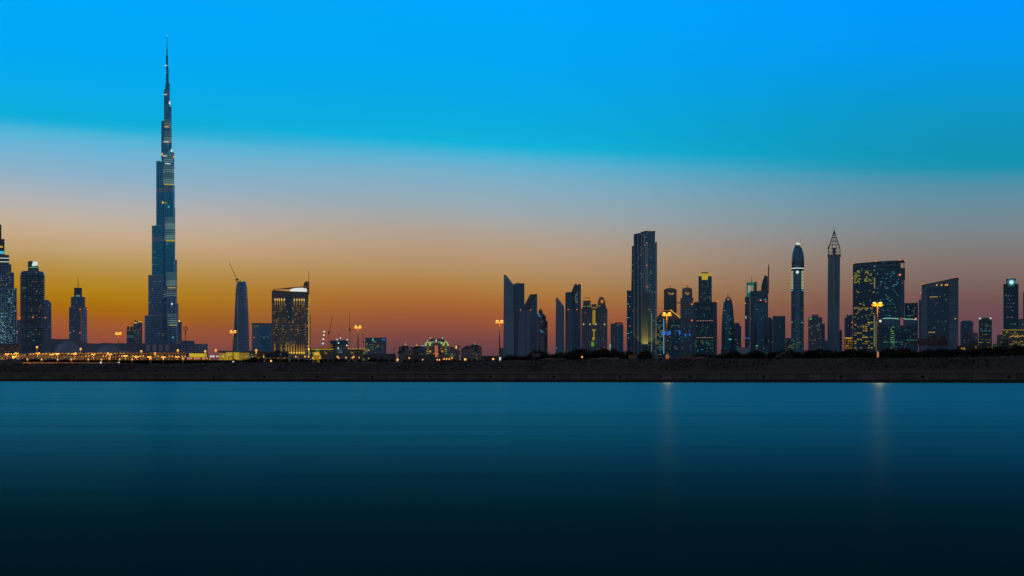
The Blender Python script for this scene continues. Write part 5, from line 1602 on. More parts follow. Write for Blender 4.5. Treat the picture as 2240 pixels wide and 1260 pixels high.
b = Bld("balconied_block", "pale dusk block with projecting side balconies, first right of the curved-roof slab", "tower", 2900, 2116)
f = facade("fac_bb", (0.16, 0.28, 0.38), (0.14, 0.22, 0.3), 3.6, 2.8, 0.7, 0.5, 0.03, ((180, 160, 110), (80, 180, 190)), 0.4, seed=65)
b.box("body", f, 2101.5, 2128, 704, None, 0, 26)
b.box("roof_rim", m_pier, 2104, 2125, 701.2, 703.9, 2, 22)
b.boxes("balcony", m_pier, [(2099.4, 2102.4, 705 + i * 3.8, 706.4 + i * 3.8, -1, 10) for i in range(15)] + [(2127, 2130, 705 + i * 3.8, 706.4 + i * 3.8, -1, 10) for i in range(15)])
b.windows((2103, 2128, 708, 760), (3.2, 3.8), 0.10, [(170, 170, 150), TEAL], (1.1, 0.9), 0.6)
b = Bld("balconied_block", "lower grey block in front of the balconied one, dotted with salmon windows", "building", 2750, 2123)
b.box("body", facade("fac_bb2", (0.24, 0.27, 0.33), (0.12, 0.14, 0.18), 3.6, 3.0, lit=0.06, cols=((190, 130, 100), (80, 150, 170)), k=0.4, seed=66, metal=0.4), 2108, 2139, 731, None, 0, 24)
b.box("roof_rim", m_concT, 2110, 2138, 727.4, 730.9, 2, 20)
b.windows((2110, 2138, 733, 748), (3.4, 4), 0.3, [(180, 120, 90), (70, 150, 180)], (1.4, 1.2), 0.5)

b = Bld("corner_lit_tower", "mid-height dark tower with two bright white lamps on its roof corners", "tower", 2900, 2155)
f = facade("fac_cl", (0.16, 0.22, 0.28), (0.09, 0.13, 0.17), 3.6, 2.8, 0.7, 0.5, 0.05, ((160, 180, 70), (80, 170, 170)), 0.45, seed=68)
b.box("body", f, 2141, 2169.6, 700, None, 0, 28)
b.box("roof_box", m_roofm, 2144, 2167, 695, 699.9, 3, 24)
b.box("corner_lamp", g_white, 2141.6, 2146, 695.4, 697.6, -1, 1.5)
b.box("corner_lamp", g_white, 2165, 2168.6, 695, 697.2, -1, 1.5)
for yy, cc in ((708, GREEN), (712, GREEN), (723, TEAL), (731, (200, 180, 60)), (742, (170, 190, 60)), (748, (170, 190, 60))):
    b.windows((2143, 2168, yy, yy + 2.2), (2.8, 2.0), 0.6, [cc], (2.0, 0.9), 0.7)

b = Bld("disc_lamp_tower", "tall dark tower with a white glowing disc in a painted teal halo at its top", "skyscraper", 2850, 2211)
f = facade("fac_disc", (0.09, 0.19, 0.27), (0.06, 0.14, 0.2), 3.6, 3.0, 0.75, 0.5, 0.012, ((190, 160, 110), (140, 170, 160)), 0.45, seed=70)
b.box("body", f, 2194.6, 2228, 621, None, 0, 32)
b.box("crown_box", pbr("crown_teal", (0.05, 0.22, 0.26), 0.4, 0.4), 2201, 2222.4, 609, 620.9, 2, 26)
b.lathe("painted_halo", glow("halo_teal", (20, 130, 150), 0.65), 2212.6, [(5, 624.2), (8.6, 621), (9.6, 617.4), (8.6, 613.6), (5.6, 610.4)], -0.5, 20, sy=0.08)  # teal glow round the lamp put in as a glowing disc
b.lathe("disc_lamp", glow("disc_white", (200, 225, 222), 1.0), 2212.6, [(2, 622), (4.2, 620.4), (4.9, 617.6), (4.2, 614.8), (2, 613.2)], -1.6, 20, sy=0.2)
b.boxes("crown_light", glow("dim_green", (60, 110, 60), 0.5), [(2205, 2217, 624.6, 626.6, -0.8, -0.2)])
b.ball("beacon", g_red, 2205.4, 608.6, 0.9, 4)
for yy, cc in ((646, (190, 160, 130)), (650, (190, 150, 120)), (662, (170, 140, 150)), (670, (170, 140, 140)), (692.6, (190, 140, 110)), (708, GREEN), (718, (80, 170, 120))):
    b.windows((2201, 2224, yy, yy + 2.6), (3, 2.4), 0.36, [cc], (1.6, 1.2), 0.65)
b = Bld("slab_tower", "sliver of a brown tower cut off by the right edge", "tower", 3100, 2244)
b.box("body", pbr("brown_tower", (0.36, 0.27, 0.24), 0.7), 2238, 2262, 641, None, 0, 20)
b.box("roof_rim", m_concT, 2237.6, 2262.4, 639.4, 640.9, -0.6, 20.6)
b = Bld("pale_block", "pale grid-windowed block in the gap right of the disc-lamp tower", "building", 2950, 2234)
b.box("body", facade("fac_pale", (0.14, 0.24, 0.32), (0.34, 0.38, 0.42), 3.8, 3.4, 0.6, 0.55, 0.03, seed=72, metal=0.3), 2226, 2256, 699, None, 0, 24)
b.box("roof_rim", m_concT, 2226, 2256.4, 697.6, 698.9, -0.4, 24.4)
b = Bld("terraced_podium", "low terraced podium with strings of yellow lights under the disc-lamp tower", "building", 2500, 2215)
m_tp = facade("fac_tp", (0.12, 0.14, 0.14), (0.22, 0.20, 0.18), 4, 4, 0.7, 0.5, 0.18, ((205, 165, 50), (140, 180, 90)), 0.45, metal=0.1, seed=74)
b.box("upper_terrace", m_tp, 2192, 2262, 722, 732, 4, 40)
b.box("lower_terrace", m_tp, 2181, 2262, 732.1, 744, 0, 44)
b.box("base", m_tp, 2180, 2262, 744.1, None, -6, 46)
b.boxes("string_light", g_yel, [(2193 + i * 3.4, 2195 + i * 3.4, 720.6 + (i % 2) * 0.7, 721.9 + (i % 2) * 0.7, 3, 3.9) for i in range(16)])
b.boxes("string_light", g_warm, [(2210 + i * 3.2, 2212.4 + i * 3.2, 735.6 - (i % 3) * 0.8, 736.8 - (i % 3) * 0.8, -0.8, -0.2) for i in range(11)])
b.windows((2205, 2240, 746, 757), (3.2, 2.6), 0.4, [(210, 165, 40), WARM], (2.2, 1.2), 0.8, -6.5, cap=40)
b.windows((2183, 2240, 724, 742), (4, 4), 0.25, [(150, 185, 90), WARM], (2.2, 1.4), 0.6, -0.5, cap=62)
b = Bld("dark_pavilion", "low dark house with green-lit panes in front of the terraced podium", "building", 1900, 2186)
b.box("body", pbr("pav_dark", (0.10, 0.11, 0.13), 0.8), 2172, 2196, 752, None, 0, 16)
b.box("wing", pbr("pav_dark", (0.10, 0.11, 0.13), 0.8), 2194, 2206, 743.5, None, 3, 16)
b.windows((2174, 2192, 754, 760), (4, 2.8), 0.55, [GREEN, TEAL], (2.2, 1.2), 0.6)
b = Bld("street_block", "low dark shop row with amber lights at the right foot of the curved-roof slab", "building", 1900, 2120)
b.box("body", pbr("row_dark", (0.11, 0.11, 0.13), 0.8), 2092, 2170, 756, None, 0, 20)
b.box("upper_body", pbr("row_dark", (0.11, 0.11, 0.13), 0.8), 2118, 2140, 748, 755.9, 3, 18)
b.windows((2093, 2112, 760.5, 766.5), (4.5, 2.8), 0.8, [(215, 165, 40)], (3.0, 1.4), 0.9)
b.windows((2133, 2137, 756, 766), (3.5, 3.2), 1, [(215, 165, 40)], (2.0, 2.2), 0.9)
b.windows((2160, 2170, 758.5, 763.5), (4, 2.4), 1, [(190, 145, 40)], (3.2, 1.3), 0.8)
# ================================================================== lamps
def point(name, loc, W_, col, r=0.6, parent=None):
    l = bpy.data.lights.new(name, 'POINT')
    l.energy = W_
    l.color = col
    l.shadow_soft_size = r
    o = bpy.data.objects.new(name, l)
    o.location = loc
    COL.objects.link(o)
    return o


ORANGE = (1.0, 0.42, 0.055)
m_pole = pbr("pole_galvanised", (0.13, 0.11, 0.09), 0.6)
g_lampc = glow("lamp_core", (255, 205, 110), 1.6)
g_lampo = glow("lamp_globe", (255, 158, 36), 1.0)


def lamp_proto(h, heads, arm, r, hr=None):
    """meshes of a lamp: pole from the base, cross arm and heads"""
    out = []
    mb = MB()
    mb.bar((0, 0, 0), (0, 0, h), 0.32 * r, 8, 0.16 * r)
    out.append(("pole", mb, m_pole))
    mb = MB()
    mb.box(-arm, arm, -0.12 * r, 0.12 * r, h - 0.1 * r, h + 0.12 * r)
    out.append(("cross_arm", mb, m_pole))
    for i in range(heads):
        x = -arm + 2 * arm * i / max(1, heads - 1) if heads > 1 else 0
        mb = MB()
        q = r
        mb.lathe(x, 0, [(q * 0.25, h - 0.12 * r - q * 0.75), (q * 0.75, h - 0.12 * r - q * 0.55), (q * 0.95, h - 0.12 * r - q * 0.22), (q * 0.55, h - 0.12 * r)], 10)
        out.append(("lamp_head", mb, g_lampo))
        mb = MB()
        mb.lathe(x, 0, [(q * 0.2, h + 0.13 * r + q * 0.42), (q * 0.6, h + 0.13 * r + q * 0.2), (q * 0.5, h + 0.13 * r)][::-1], 8)
        out.append(("lamp_cap", mb, g_lampc))
    return out


PROTO = {}


def lamp(name, label, cat, group, loc, key, spec, watts, lz=None):
    root = tag_root(name, loc, label, cat, group)
    if key not in PROTO:
        kids = []
        for nm, mb, mt in lamp_proto(*spec):
            kids.append(link_mesh(nm, mb.v, mb.f, mt, root))
        PROTO[key] = kids
    else:
        for k_ in PROTO[key]:
            c_ = k_.copy()
            COL.objects.link(c_)
            c_.parent = root
    if watts:
        o = point("lamp_or_added_light", (0, -2.4, spec[0] - 0.8 * spec[3]), watts, (1.0, 0.27, 0.015) if spec[0] > 20 and watts > 3000 else ORANGE, 0.8, root)
        o.parent = root
    return root


# tall masts along the road behind the bank, each 25 m high
HM = 25.0
for px, ytop, lab, w in ((259, 729, "tall double-headed orange lamp in front of the mall, left of the paired small towers", 1500),
                         (510, 725, "tall orange lamp in front of the tapering tower", 1500),
                         (783, 715, "tall double-headed orange lamp beside the green-windowed office block", 1500),
                         (1092.6, 703, "tall double-headed orange lamp just left of the first bladed tower", 1500),
                         (1458.6, 686.5, "tall orange lamp in front of the peaked glass building", 4000),
                         (1919.4, 664.5, "tallest orange lamp, glaring in front of the widest office tower", 5000)):
    D = (GZ + HM - CAMZ) * F / (HZ - ytop)
    lamp("street_lamp", lab, "street lamp", "tall lamps along the road behind the bank", (X_(px, D), D, GZ), "mast", (HM, 2, 1.3, 1.3), w)
# lower lamps of the car parks
G1 = "orange lamps of the car park"
upper = [(16, 774), (28, 774), (36, 772.5), (37.5, 778.5), (31, 780), (70, 775), (83, 773), (98, 775), (113, 775), (121, 774), (126, 773.5), (153, 776), (164, 773), (191, 777),
         (204, 776), (229, 777), (241, 775), (263, 778), (275, 777), (294, 778), (299, 779.5), (310, 778), (327, 779), (343, 778), (358, 780), (374, 779), (388, 780), (402, 779)]
for i, (px, py) in enumerate(upper):
    D = 1340 + R.uniform(-35, 10)
    z = Z_(py, D)
    root = lamp("car_park_lamp", "double-headed orange lamp in the upper scattered row of the car park", "street lamp", G1,
                (X_(px, D), D, GZ), "cp%d" % int(round(z)), (z - GZ, 2, 1.3, 0.75), 7000 if i % 2 == 0 else 0)
lower = [(60, 786), (91, 786), (126, 786), (156, 786), (193, 786), (222, 785), (239, 784), (261, 785), (289, 785), (330, 784), (357, 784), (400, 783.5)]
for i, (px, py) in enumerate(lower):
    D = 1080
    z = Z_(py, D)
    lamp("low_lamp", "short single orange lamp of the lower row beside the road before the car park", "street lamp", "short lamps in a row beside the road",
         (X_(px, D), D, GZ), "lo%d" % int(round(z * 2)), (z - GZ, 1, 0.3, 0.8), 500)
star = [(81, 759, "tall single lamp rising above the car park in front of the round balconied tower"), (176.5, 763, "tall single lamp above the car park below the needle-topped tower"),
        (165, 773, "bright single lamp just below and left of the one under the needle-topped tower"), (236, 771, "bright single lamp left of the first tall double-headed one"),
        (309, 768, "single lamp below the paired small towers"), (339, 771, "single lamp at the foot of the supertall tower"),
        (389, 766, "bright single lamp right of the supertall tower's foot"), (449, 769, "single lamp above the yellow shop canopy"),
        (472, 766, "single lamp above the white-lit billboard"), (560.5, 766, "single lamp at the left end of the overhead sign below the squat glass block")]
for px, py, lab in star:
    D = 1180
    z = Z_(py, D)
    lamp("street_lamp", lab, "street lamp", None, (X_(px, D), D, GZ), "st%d" % int(round(z)), (z - GZ, 1, 0.4, 1.15), 1000)
more = [(560.5, 772), (577, 780), (700, 783), (738, 781), (741, 783), (757, 782), (771, 782), (774, 781), (785, 782), (807, 785), (895, 784), (925, 787), (956.5, 787), (961, 786.4), (971.5, 785.6), (977, 785), (983, 784.6), (988.5, 783.6),
        (647, 780), (667, 780), (675, 780), (684, 783), (592, 781), (488, 781)]
for i, (px, py) in enumerate(more):
    D = 1000
    z = Z_(py, D)
    lamp("roadside_lamp", "small amber roadside lamp between the arched building and the domed hotel", "street lamp", "small amber roadside lamps",
         (X_(px, D), D, GZ), "mo%d" % int(round(z * 2)), (z - GZ, 1, 0.3, 0.7), 400 if i % 3 == 0 else 0)

# low lanterns on the crest of the bank


def crest_pt(px, off=38.0):
    x, y, s_ = quay_at(px, off)
    return x, y, Z_(crest_z(px), y)


def bollard(px, py, r, lab, col, w):
    x, y, z = crest_pt(px, 44)
    zz = Z_(py, y)
    root = tag_root("crest_lamp", (x, y, z - 0.3), lab, "lamp")
    mb = MB()
    mb.bar((0, 0, 0), (0, 0, max(0.3, zz - z + 0.3 - r)), 0.12, 8)
    link_mesh("post", mb.v, mb.f, m_steel, root)
    h = zz - z + 0.3
    mb = MB()
    mb.lathe(0, 0, [(r * math.sin(a), h - r * math.cos(a)) for a in (0.2, 0.8, 1.5, 2.2, 2.9)], 12)
    link_mesh("globe", mb.v, mb.f, glow("crest_glow_%d" % col[2], col, 1.2), root, True)
    if w:
        o = point("lamp_or_added_light", (0, -0.8, h + 0.6), w, ORANGE, 0.4)
        o.parent = root


bollard(869.8, 787, 0.45, "starry amber lamp on the bank below the leftmost gabled mansion", (255, 190, 80), 120)
bollard(1017.6, 786.6, 0.5, "starry amber lamp on the bank below the turreted mansion", (255, 190, 81), 160)
bollard(1078.8, 785.6, 0.42, "amber lamp on the bank left of the first tall bladed tower's lamp post", (255, 185, 70), 120)
bollard(593, 789.6, 0.45, "amber lamp on the bank under the slanted-crown hotel", (255, 180, 60), 120)
bollard(1273.2, 781, 0.36, "small amber lamp at the edge of the dark grove below the two-crowned tower", (240, 160, 50), 60)
bollard(220.5, 793, 0.42, "white sparkling lamp on the bank below the car park lamps", (215, 220, 225), 0)
for px, py, h, lab in ((259.7, 794.5, 5.2, "small upright white-lit panel on the bank under the first tall double-headed lamp"), (510.3, 791.8, 4.2, "small white-lit box on the bank in front of the round arch"), (1094, 785, 7.4, "upright white-lit panel at the foot of the lamp beside the first bladed tower")):
    x, y, z = crest_pt(px, 42)
    k_ = y / F
    root = tag_root("light_box", (x, y, z), lab, "light box")
    zc = Z_(py, y) - z
    mb = MB()
    mb.box(-1.9 * k_, 1.9 * k_, -0.15, 0.15, zc - h / 2 * k_, zc + h / 2 * k_)
    link_mesh("panel", mb.v, mb.f, glow("box_white", (205, 215, 215), 0.95), root)
    mb = MB()
    mb.box(-0.12, 0.12, 0.16, 0.4, -0.4, zc + h / 2 * k_ - 0.05)
    link_mesh("post", mb.v, mb.f, m_steel, root)
# hooded equipment columns at the foot of the two brightest lamps
for px, y0, y1, w, lab, c1 in ((1459.6, 775, 787, 3.2, "squat amber-lit column at the foot of the lamp before the peaked glass building", (185, 110, 35)),
                               (1920.4, 769, 783, 2.2, "pale orange-lit column at the foot of the tallest orange lamp", (215, 140, 90))):
    x, y, z = crest_pt(px, 46)
    root = tag_root("lit_column", (x, y, z), lab, "column")
    k_ = y / F
    mb = MB()
    mb.lathe(0, 0, [(w * 0.8 * k_, -0.3), (w * k_, 0.5), (w * k_, Z_(y0, y) - z - 0.5), (w * 0.6 * k_, Z_(y0, y) - z)], 12)
    link_mesh("shaft", mb.v, mb.f, glow("column_glow_%d" % c1[0], c1, 0.6), root, True)
    mb = MB()
    mb.lathe(0, 0, [(w * 0.65 * k_, Z_(y0, y) - z + 0.02), (w * 0.3 * k_, Z_(y0, y) - z + 0.6)], 12)
    link_mesh("cap", mb.v, mb.f, m_steel, root)
    l_ = bpy.data.lights.new("lamp_or_added_light", 'SPOT')  # added narrow beam aimed at the viewer for orange glints on water
    l_.energy = 11000
    l_.color = (1.0, 0.11, 0.0)
    l_.spot_size = math.radians(17)
    l_.spot_blend = 0.3
    l_.shadow_soft_size = 0.8
    lo = bpy.data.objects.new("lamp_or_added_light", l_)
    lo.location = (x - math.sin(math.atan2(x, y)) * 4, y - 6, Z_(y0, y) + 1)
    lo.rotation_euler = (math.radians(90), 0, math.pi - math.atan2(x, y))
    COL.objects.link(lo)

b = Bld("street_lamp", "shorter white lamp just right of the tallest orange lamp", "street lamp", 900, 1926)
b.bar("pole", m_pole, [(1926, 815), (1926, 703)], 0.4)
b.ball("lamp_head", g_white, 1925.8, 702.4, 2.8)

# ================================================================== overhead sign gantries
m_sign = pbr("sign_blue", (0.035, 0.05, 0.10), 0.5)
m_signk = pbr("sign_dark", (0.05, 0.045, 0.045), 0.7)
m_signw = pbr("sign_mark", (0.2, 0.2, 0.2), 0.6)
m_signg = pbr("sign_frame", (0.08, 0.08, 0.09), 0.6)


def marks(b, rows, mat, D0):
    mb = MB()
    for r_ in rows:
        kind = r_[0]
        if kind == 'a':      # downward arrow
            _, x, y, s_ = r_
            X0, Z0 = b.x(x), b.z(y)
            q = s_ * b.k
            mb.front_poly([(X0 - q, Z0 + q * .2), (X0, Z0 - q), (X0 + q, Z0 + q * .2), (X0 + q * .35, Z0 + q * .2), (X0 + q * .35, Z0 + q), (X0 - q * .35, Z0 + q), (X0 - q * .35, Z0 + q * .2)], b.D + D0 - 0.12, b.D + D0 - 0.02)
        else:                # a short run of strokes, like a word
            _, x0, x1, y, h = r_
            x = x0
            while x < x1 - 0.3:
                w = R.uniform(0.5, 1.3)
                hh = h * R.uniform(0.5, 1.0)
                mb.box(b.x(x), b.x(min(x + w, x1)), b.D + D0 - 0.12, b.D + D0 - 0.02, b.z(y + hh / 2), b.z(y - hh / 2))
                x += w + 0.28
    return mb


def gantry(label, D, sh, legs, arch_l, signs, lit):
    b = Bld("gantry_sign", label, "road sign", D, (legs[0] + legs[1]) / 2)
    m_leg = pbr("gantry_leg_lit", (0.55, 0.33, 0.14), 0.5) if lit else m_signg  # lamp light on the leg put into its warm colour
    for i, (x0, dirn) in enumerate(((legs[0], 1), (legs[1], -1))):
        pts = [(x0, None)] + [(x0 + dirn * arch_l[0] * (1 - math.cos(a)), arch_l[1] - arch_l[2] * math.sin(a)) for a in [math.pi / 2 * j / 7 for j in range(8)]]
        mb = MB()
        P = [(b.x(px), b.D + 1, b.z(py)) for px, py in pts]
        for p, q in zip(P, P[1:]):
            mb.bar(p, q, 0.75 * b.k, 8)
        mb.make("curved_leg", m_leg if i == 0 else m_signg, b.root)
    ytop = arch_l[1] - arch_l[2]
    mb = MB()
    xa, xb = legs[0] + arch_l[0], legs[1] - arch_l[0]
    for dy in (0, 2.2):
        mb.bar((b.x(xa), b.D + 1, b.z(ytop + dy)), (b.x(xb), b.D + 1, b.z(ytop + dy)), 0.35 * b.k, 6)
    n_ = int((xb - xa) / 3)
    for j in range(n_):
        mb.bar((b.x(xa + j * 3), b.D + 1, b.z(ytop + (2.2 if j % 2 else 0))), (b.x(xa + j * 3 + 3), b.D + 1, b.z(ytop + (0 if j % 2 else 2.2))), 0.2 * b.k, 4)
    mb.make("truss", m_signg, b.root)
    for (x0, x1, y0, y1, mat, rows) in signs:
        p = b.box("sign_panel", mat, x0, x1, y0, y1, -0.3, 0.0)
        fr_ = b.boxes("frame", m_signg, [(x0 - .4, x1 + .4, y0 - .5, y0 - 0.02, -0.35, .05), (x0 - .4, x1 + .4, y1 + .02, y1 + .5, -0.35, .05), (x0 - .4, x0 - .02, y0, y1, -0.35, .05), (x1 + .02, x1 + .4, y0, y1, -0.35, .05)], p)
        l_ = marks(b, rows, m_signw, -0.3).make("lettering", m_signw if mat is not m_signg else m_sign, b.root)
        l_.parent = p
    return b


gantry("overhead road sign with dark panels on a curved gantry before the curved-roof slab", 650, 0, (1977, 2085), (14, 765, 17), [
    (2008.5, 2034.4, 741.5, 756, m_sign, [('w', 2011, 2018.5, 743.8, 1.4), ('w', 2011, 2018.5, 747.4, 1.4), ('w', 2024, 2031, 743.8, 1.4), ('w', 2025, 2031, 748.4, 1.6), ('w', 2020.2, 2022.6, 745.4, 3.2), ('a', 2010.4, 753.8, 1.0), ('a', 2021.4, 753.8, 1.0), ('a', 2032, 753.8, 1.0)]),
    (2036.2, 2050.4, 744.4, 756, m_sign, [('w', 2039, 2044, 746, 1.2), ('w', 2046, 2050, 746, 1.2), ('w', 2039, 2045, 749.4, 1.2), ('w', 2047, 2050, 749.4, 1.2), ('a', 2043.4, 753.8, 1.0)]),
    (2052.6, 2072, 744, 751.8, m_sign, [('w', 2054.6, 2060, 747.6, 1.2), ('w', 2066, 2070, 748.4, 1.2)]),
    (2052.4, 2072.2, 752.6, 756.8, m_signg, [('a', 2055, 754.6, 1.0), ('a', 2066, 754.6, 1.0), ('w', 2058, 2062, 754.6, 0.9)]),
    (2038.4, 2050, 733.6, 741.8, pbr("sign_dark", (0.05, 0.045, 0.045), 0.7), [('w', 2040, 2048.6, 739.8, 1.2), ('w', 2044, 2046, 736.4, 1.0), ('w', 2047, 2049, 737, 2.2)]),
    (2056.4, 2068.8, 735.4, 742.2, MATS["sign_dark"] if "sign_dark" in MATS else m_sign, [('w', 2061, 2068, 737.4, 1.4), ('w', 2058, 2066, 740, 1.0)]),
], True)
gantry("overhead road sign with dark panels on a curved gantry, below the slanted-crown hotel", 880, 0, (556.5, 640), (8, 782, 9), [
    (578.4, 598.6, 773, 782, m_sign, [('w', 580, 587, 775, 1.2), ('w', 589, 597, 775, 1.2), ('w', 580, 586, 778, 1.2), ('w', 590, 597, 778, 1.2)]),
    (600, 612, 773, 782, m_sign, [('w', 602, 610, 775.4, 1.2), ('w', 602, 608, 778.4, 1.2)]),
    (617, 629.6, 773, 781, m_sign, [('w', 619, 627, 775.4, 1.2), ('w', 619, 625, 778, 1.2)]),
    (601.4, 611.4, 767.4, 772.2, MATS["sign_dark"] if "sign_dark" in MATS else m_sign, [('w', 603, 610, 769.6, 1.2)]),
], False)
# small tan sign board by the bank
x, y, z = crest_pt(1173.5, 46)
k_ = y / F
root = tag_root("notice_board", (x, y, z), "small brown notice board on posts below the first bladed tower", "sign")
H = Z_(772.5, y) - z
mb = MB()
mb.box(-8.8 * k_, 8.8 * k_, -0.1, 0.1, H - 8.4 * k_, H)
bd = link_mesh("board", mb.v, mb.f, pbr("board_brown", (0.20, 0.12, 0.09), 0.8), root)
mb = MB()
for i in range(7):
    mb.box((-7.6 + i * 2.2) * k_, (-6.2 + i * 2.2 + R.uniform(-.3, .3)) * k_, -0.16, -0.11, H - R.uniform(3.4, 4.2) * k_, H - 1.4 * k_)
mb.box(-7.6 * k_, 2 * k_, -0.16, -0.11, H - 6.6 * k_, H - 5.8 * k_)
link_mesh("lettering", mb.v, mb.f, pbr("board_letter", (0.5, 0.34, 0.27), 0.8), bd)
for sx_ in (-7.5, 7.5):
    mb = MB()
    mb.box((sx_ - .5) * k_, (sx_ + .5) * k_, 0.11, 0.3, -0.4, H)
    link_mesh("post", mb.v, mb.f, m_steel, root)

# dark boarded fence at the left end of the bank
root = tag_root("board_fence", (quay_at(25, 40)[0], quay_at(25, 40)[1], 8), "dark boarded site fence at the left end of the bank", "fence")
px = -40
while px < 49:
    x0, y0, _ = quay_at(px, 40)
    x1, y1, _ = quay_at(px + 5.6, 40)
    mb = MB()
    zt, zb = Z_(788.4, y0) + R.uniform(-0.05, 0.05), Z_(802, y0)
    mb.ext([(x0, y0), (x1, y1), (x1, y1 + 0.15), (x0, y0 + 0.15)], zb, zt)
    mb.make("fence_board", pbr("board_%d" % (int(px) % 3), [(0.20, 0.19, 0.21), (0.17, 0.165, 0.19), (0.22, 0.2, 0.21)][int(px) % 3], 0.8), root)
    px += 6
mb = MB()
x0, y0, _ = quay_at(-40, 40.4)
x1, y1, _ = quay_at(49, 40.4)
mb.bar((x0, y0 + .4, Z_(791, y0)), (x1, y1 + .4, Z_(791, y1)), 0.12)
mb.make("rail", m_steel, root)

# road with an added deck standing for amber traffic light trails, left
m_road = pbr("asphalt", (0.05, 0.05, 0.05), 0.7)
pts = []
xs = [X_(p, 900) for p in (-200, 500)]
link_mesh("road", [(-420, 880, GZ + 0.02), (20, 880, GZ + 0.02), (20, 905, GZ + 0.02), (-420, 905, GZ + 0.02)], [(0, 1, 2, 3)], m_road)
bpy.data.objects["road"]['kind'] = 'structure'
b = Bld("light_trail_deck", "made-up low road deck behind the left bank, its amber-lit parapet standing for light trails", "road deck", 860, 150)
b.box("deck", pbr("light_trail_deck_matte", (0.5, 0.33, 0.2), 0.8), -20, 300, 793.4, 795.2, 0, 14)
b.box("parapet", pbr("parapet_concrete", (0.62, 0.46, 0.3), 0.8), -20, 260, 791.6, 793.3, 12, 13)
b.box("edge_beam", pbr("edge_pale", (0.75, 0.62, 0.4), 0.7), -20, 120, 795.3, 797.2, -0.5, 1)
b.boxes("added_pier", pbr("light_trail_deck_matte", (0.5, 0.33, 0.2), 0.8), [(x, x + 3, 795.3, None, 4, 10) for x in range(-10, 300, 40)])
for px in (55, 95, 135, 175, 215):
    o = point("lamp_or_added_light", (X_(px, 852), 850, Z_(784, 850)), 500, ORANGE, 0.5)  # added lights with no fixture, turning the deck amber

# parked cars in the car park
def car(col, i):
    key = "car_paint_%d" % i
    pm = pbr(key, col, 0.3, 0.3, noise=0.05)
    return pm


CARP = None
GR = "cars parked in rows under the lamps"
paints = [car((0.10, 0.20, 0.45), 0), car((0.45, 0.48, 0.52), 1), car((0.06, 0.10, 0.2), 2), car((0.5, 0.5, 0.5), 3)]
spots = [(50, 1), (56, 0), (63, 3), (74, 0), (81, 2), (88, 1), (108, 1), (114, 0), (121, 0), (128, 3), (22, 0), (33, 0), (143, 2), (150, 1)]
car_me = {}
for px, ci in spots:
    D = 1120
    root = tag_root("parked_car", (X_(px, D), D, Z_(788.6, D)), "car parked side-on among others in the row at the left end of the car park", "car", GR)
    if ci not in car_me:
        o = []
        mb = MB()
        mb.front_poly([(-2.2, 0.35), (-2.25, 0.85), (-1.9, 0.95), (-1.2, 1.0), (1.2, 1.0), (2.1, 0.85), (2.25, 0.6), (2.2, 0.35)], -0.85, 0.85)
        o.append(link_mesh("body", mb.v, mb.f, paints[ci], root))
        mb = MB()
        mb.front_poly([(-1.3, 1.01), (-0.85, 1.45), (0.7, 1.47), (1.25, 1.01)], -0.75, 0.75)
        o.append(link_mesh("cabin", mb.v, mb.f, pbr("car_glass", (0.08, 0.12, 0.16), 0.15, 0.6), root))
        for wx in (-1.4, 1.4):
            for wy in (-0.8, 0.8):
                mb = MB()
                rr_ = [[(wx + 0.34 * math.cos(2 * math.pi * i / 12), wy + s_ * 0.1, 0.34 + 0.34 * math.sin(2 * math.pi * i / 12)) for i in range(12)] for s_ in (1, -1)]
                mb.loft(rr_)
                o.append(link_mesh("wheel", mb.v, mb.f, pbr("tyre", (0.02, 0.02, 0.02), 0.9), root))
        car_me[ci] = o
    else:
        for k_ in car_me[ci]:
            c_ = k_.copy()
            COL.objects.link(c_)
            c_.parent = root
link_mesh("car_park", [(-470, 1095, Z_(788.6, 1120) - 0.004), (-200, 1095, Z_(788.6, 1120) - 0.004), (-200, 1390, Z_(788.6, 1120) - 0.004), (-470, 1390, Z_(788.6, 1120) - 0.004)], [(0, 1, 2, 3)], m_road)
tag(bpy.data.objects["car_park"], kind='structure')

# ================================================================== vegetation and site clutter on the bank
m_leaf = pbr("leaf", (0.050, 0.056, 0.040), 0.9, noise=0.7, scale=0.6, spec=0.1)
m_leaf2 = pbr("leaf_dusty", (0.085, 0.070, 0.048), 0.95, noise=0.7, scale=0.5, spec=0.1)
m_bark = pbr("bark", (0.07, 0.05, 0.035), 0.95)


def tree_meshes(seed, h, w, n, mat, name):
    rr_ = random.Random(seed)
    mb = MB()
    mb.bar((0, 0, -0.4), (0.1, 0, h * 0.45), 0.05 * h * 0.6, 7, 0.02 * h)
    for i in range(5):
        a = rr_.uniform(0, 6.28)
        mb.bar((0.1, 0, h * (0.28 + 0.05 * i)), (math.cos(a) * w * 0.35, math.sin(a) * w * 0.35, h * (0.55 + 0.08 * i)), 0.018 * h, 5, 0.006 * h)
    trunk = mb
    lobes = []
    for i in range(9):
        a, r_ = rr_.uniform(0, 6.28), rr_.uniform(0.0, 0.30) * w
        lobes.append((Vector((r_ * math.cos(a), r_ * math.sin(a), h * rr_.uniform(0.42, 0.80))), rr_.uniform(0.16, 0.27) * w))
    mb = MB()
    for i in range(n):
        c_, rad = rr_.choice(lobes)
        d = Vector((rr_.gauss(0, 1), rr_.gauss(0, 1), rr_.gauss(0, 0.8)))
        d.normalize()
        p = c_ + d * rad * (rr_.random() ** 0.4)
        if p.z < h * 0.12:
            continue
        s_ = rr_.uniform(0.16, 0.34) * (w / 7) ** 0.5
        u_ = Vector((rr_.gauss(0, 1), rr_.gauss(0, 1), rr_.gauss(0, 1))).normalized()
        v_ = u_.orthogonal().normalized()
        q = [p + u_ * s_, p + v_ * s_ * 0.8, p - u_ * s_, p - v_ * s_ * 0.8]
        mb.add(q, [(0, 1, 2, 3)])
    return trunk, mb


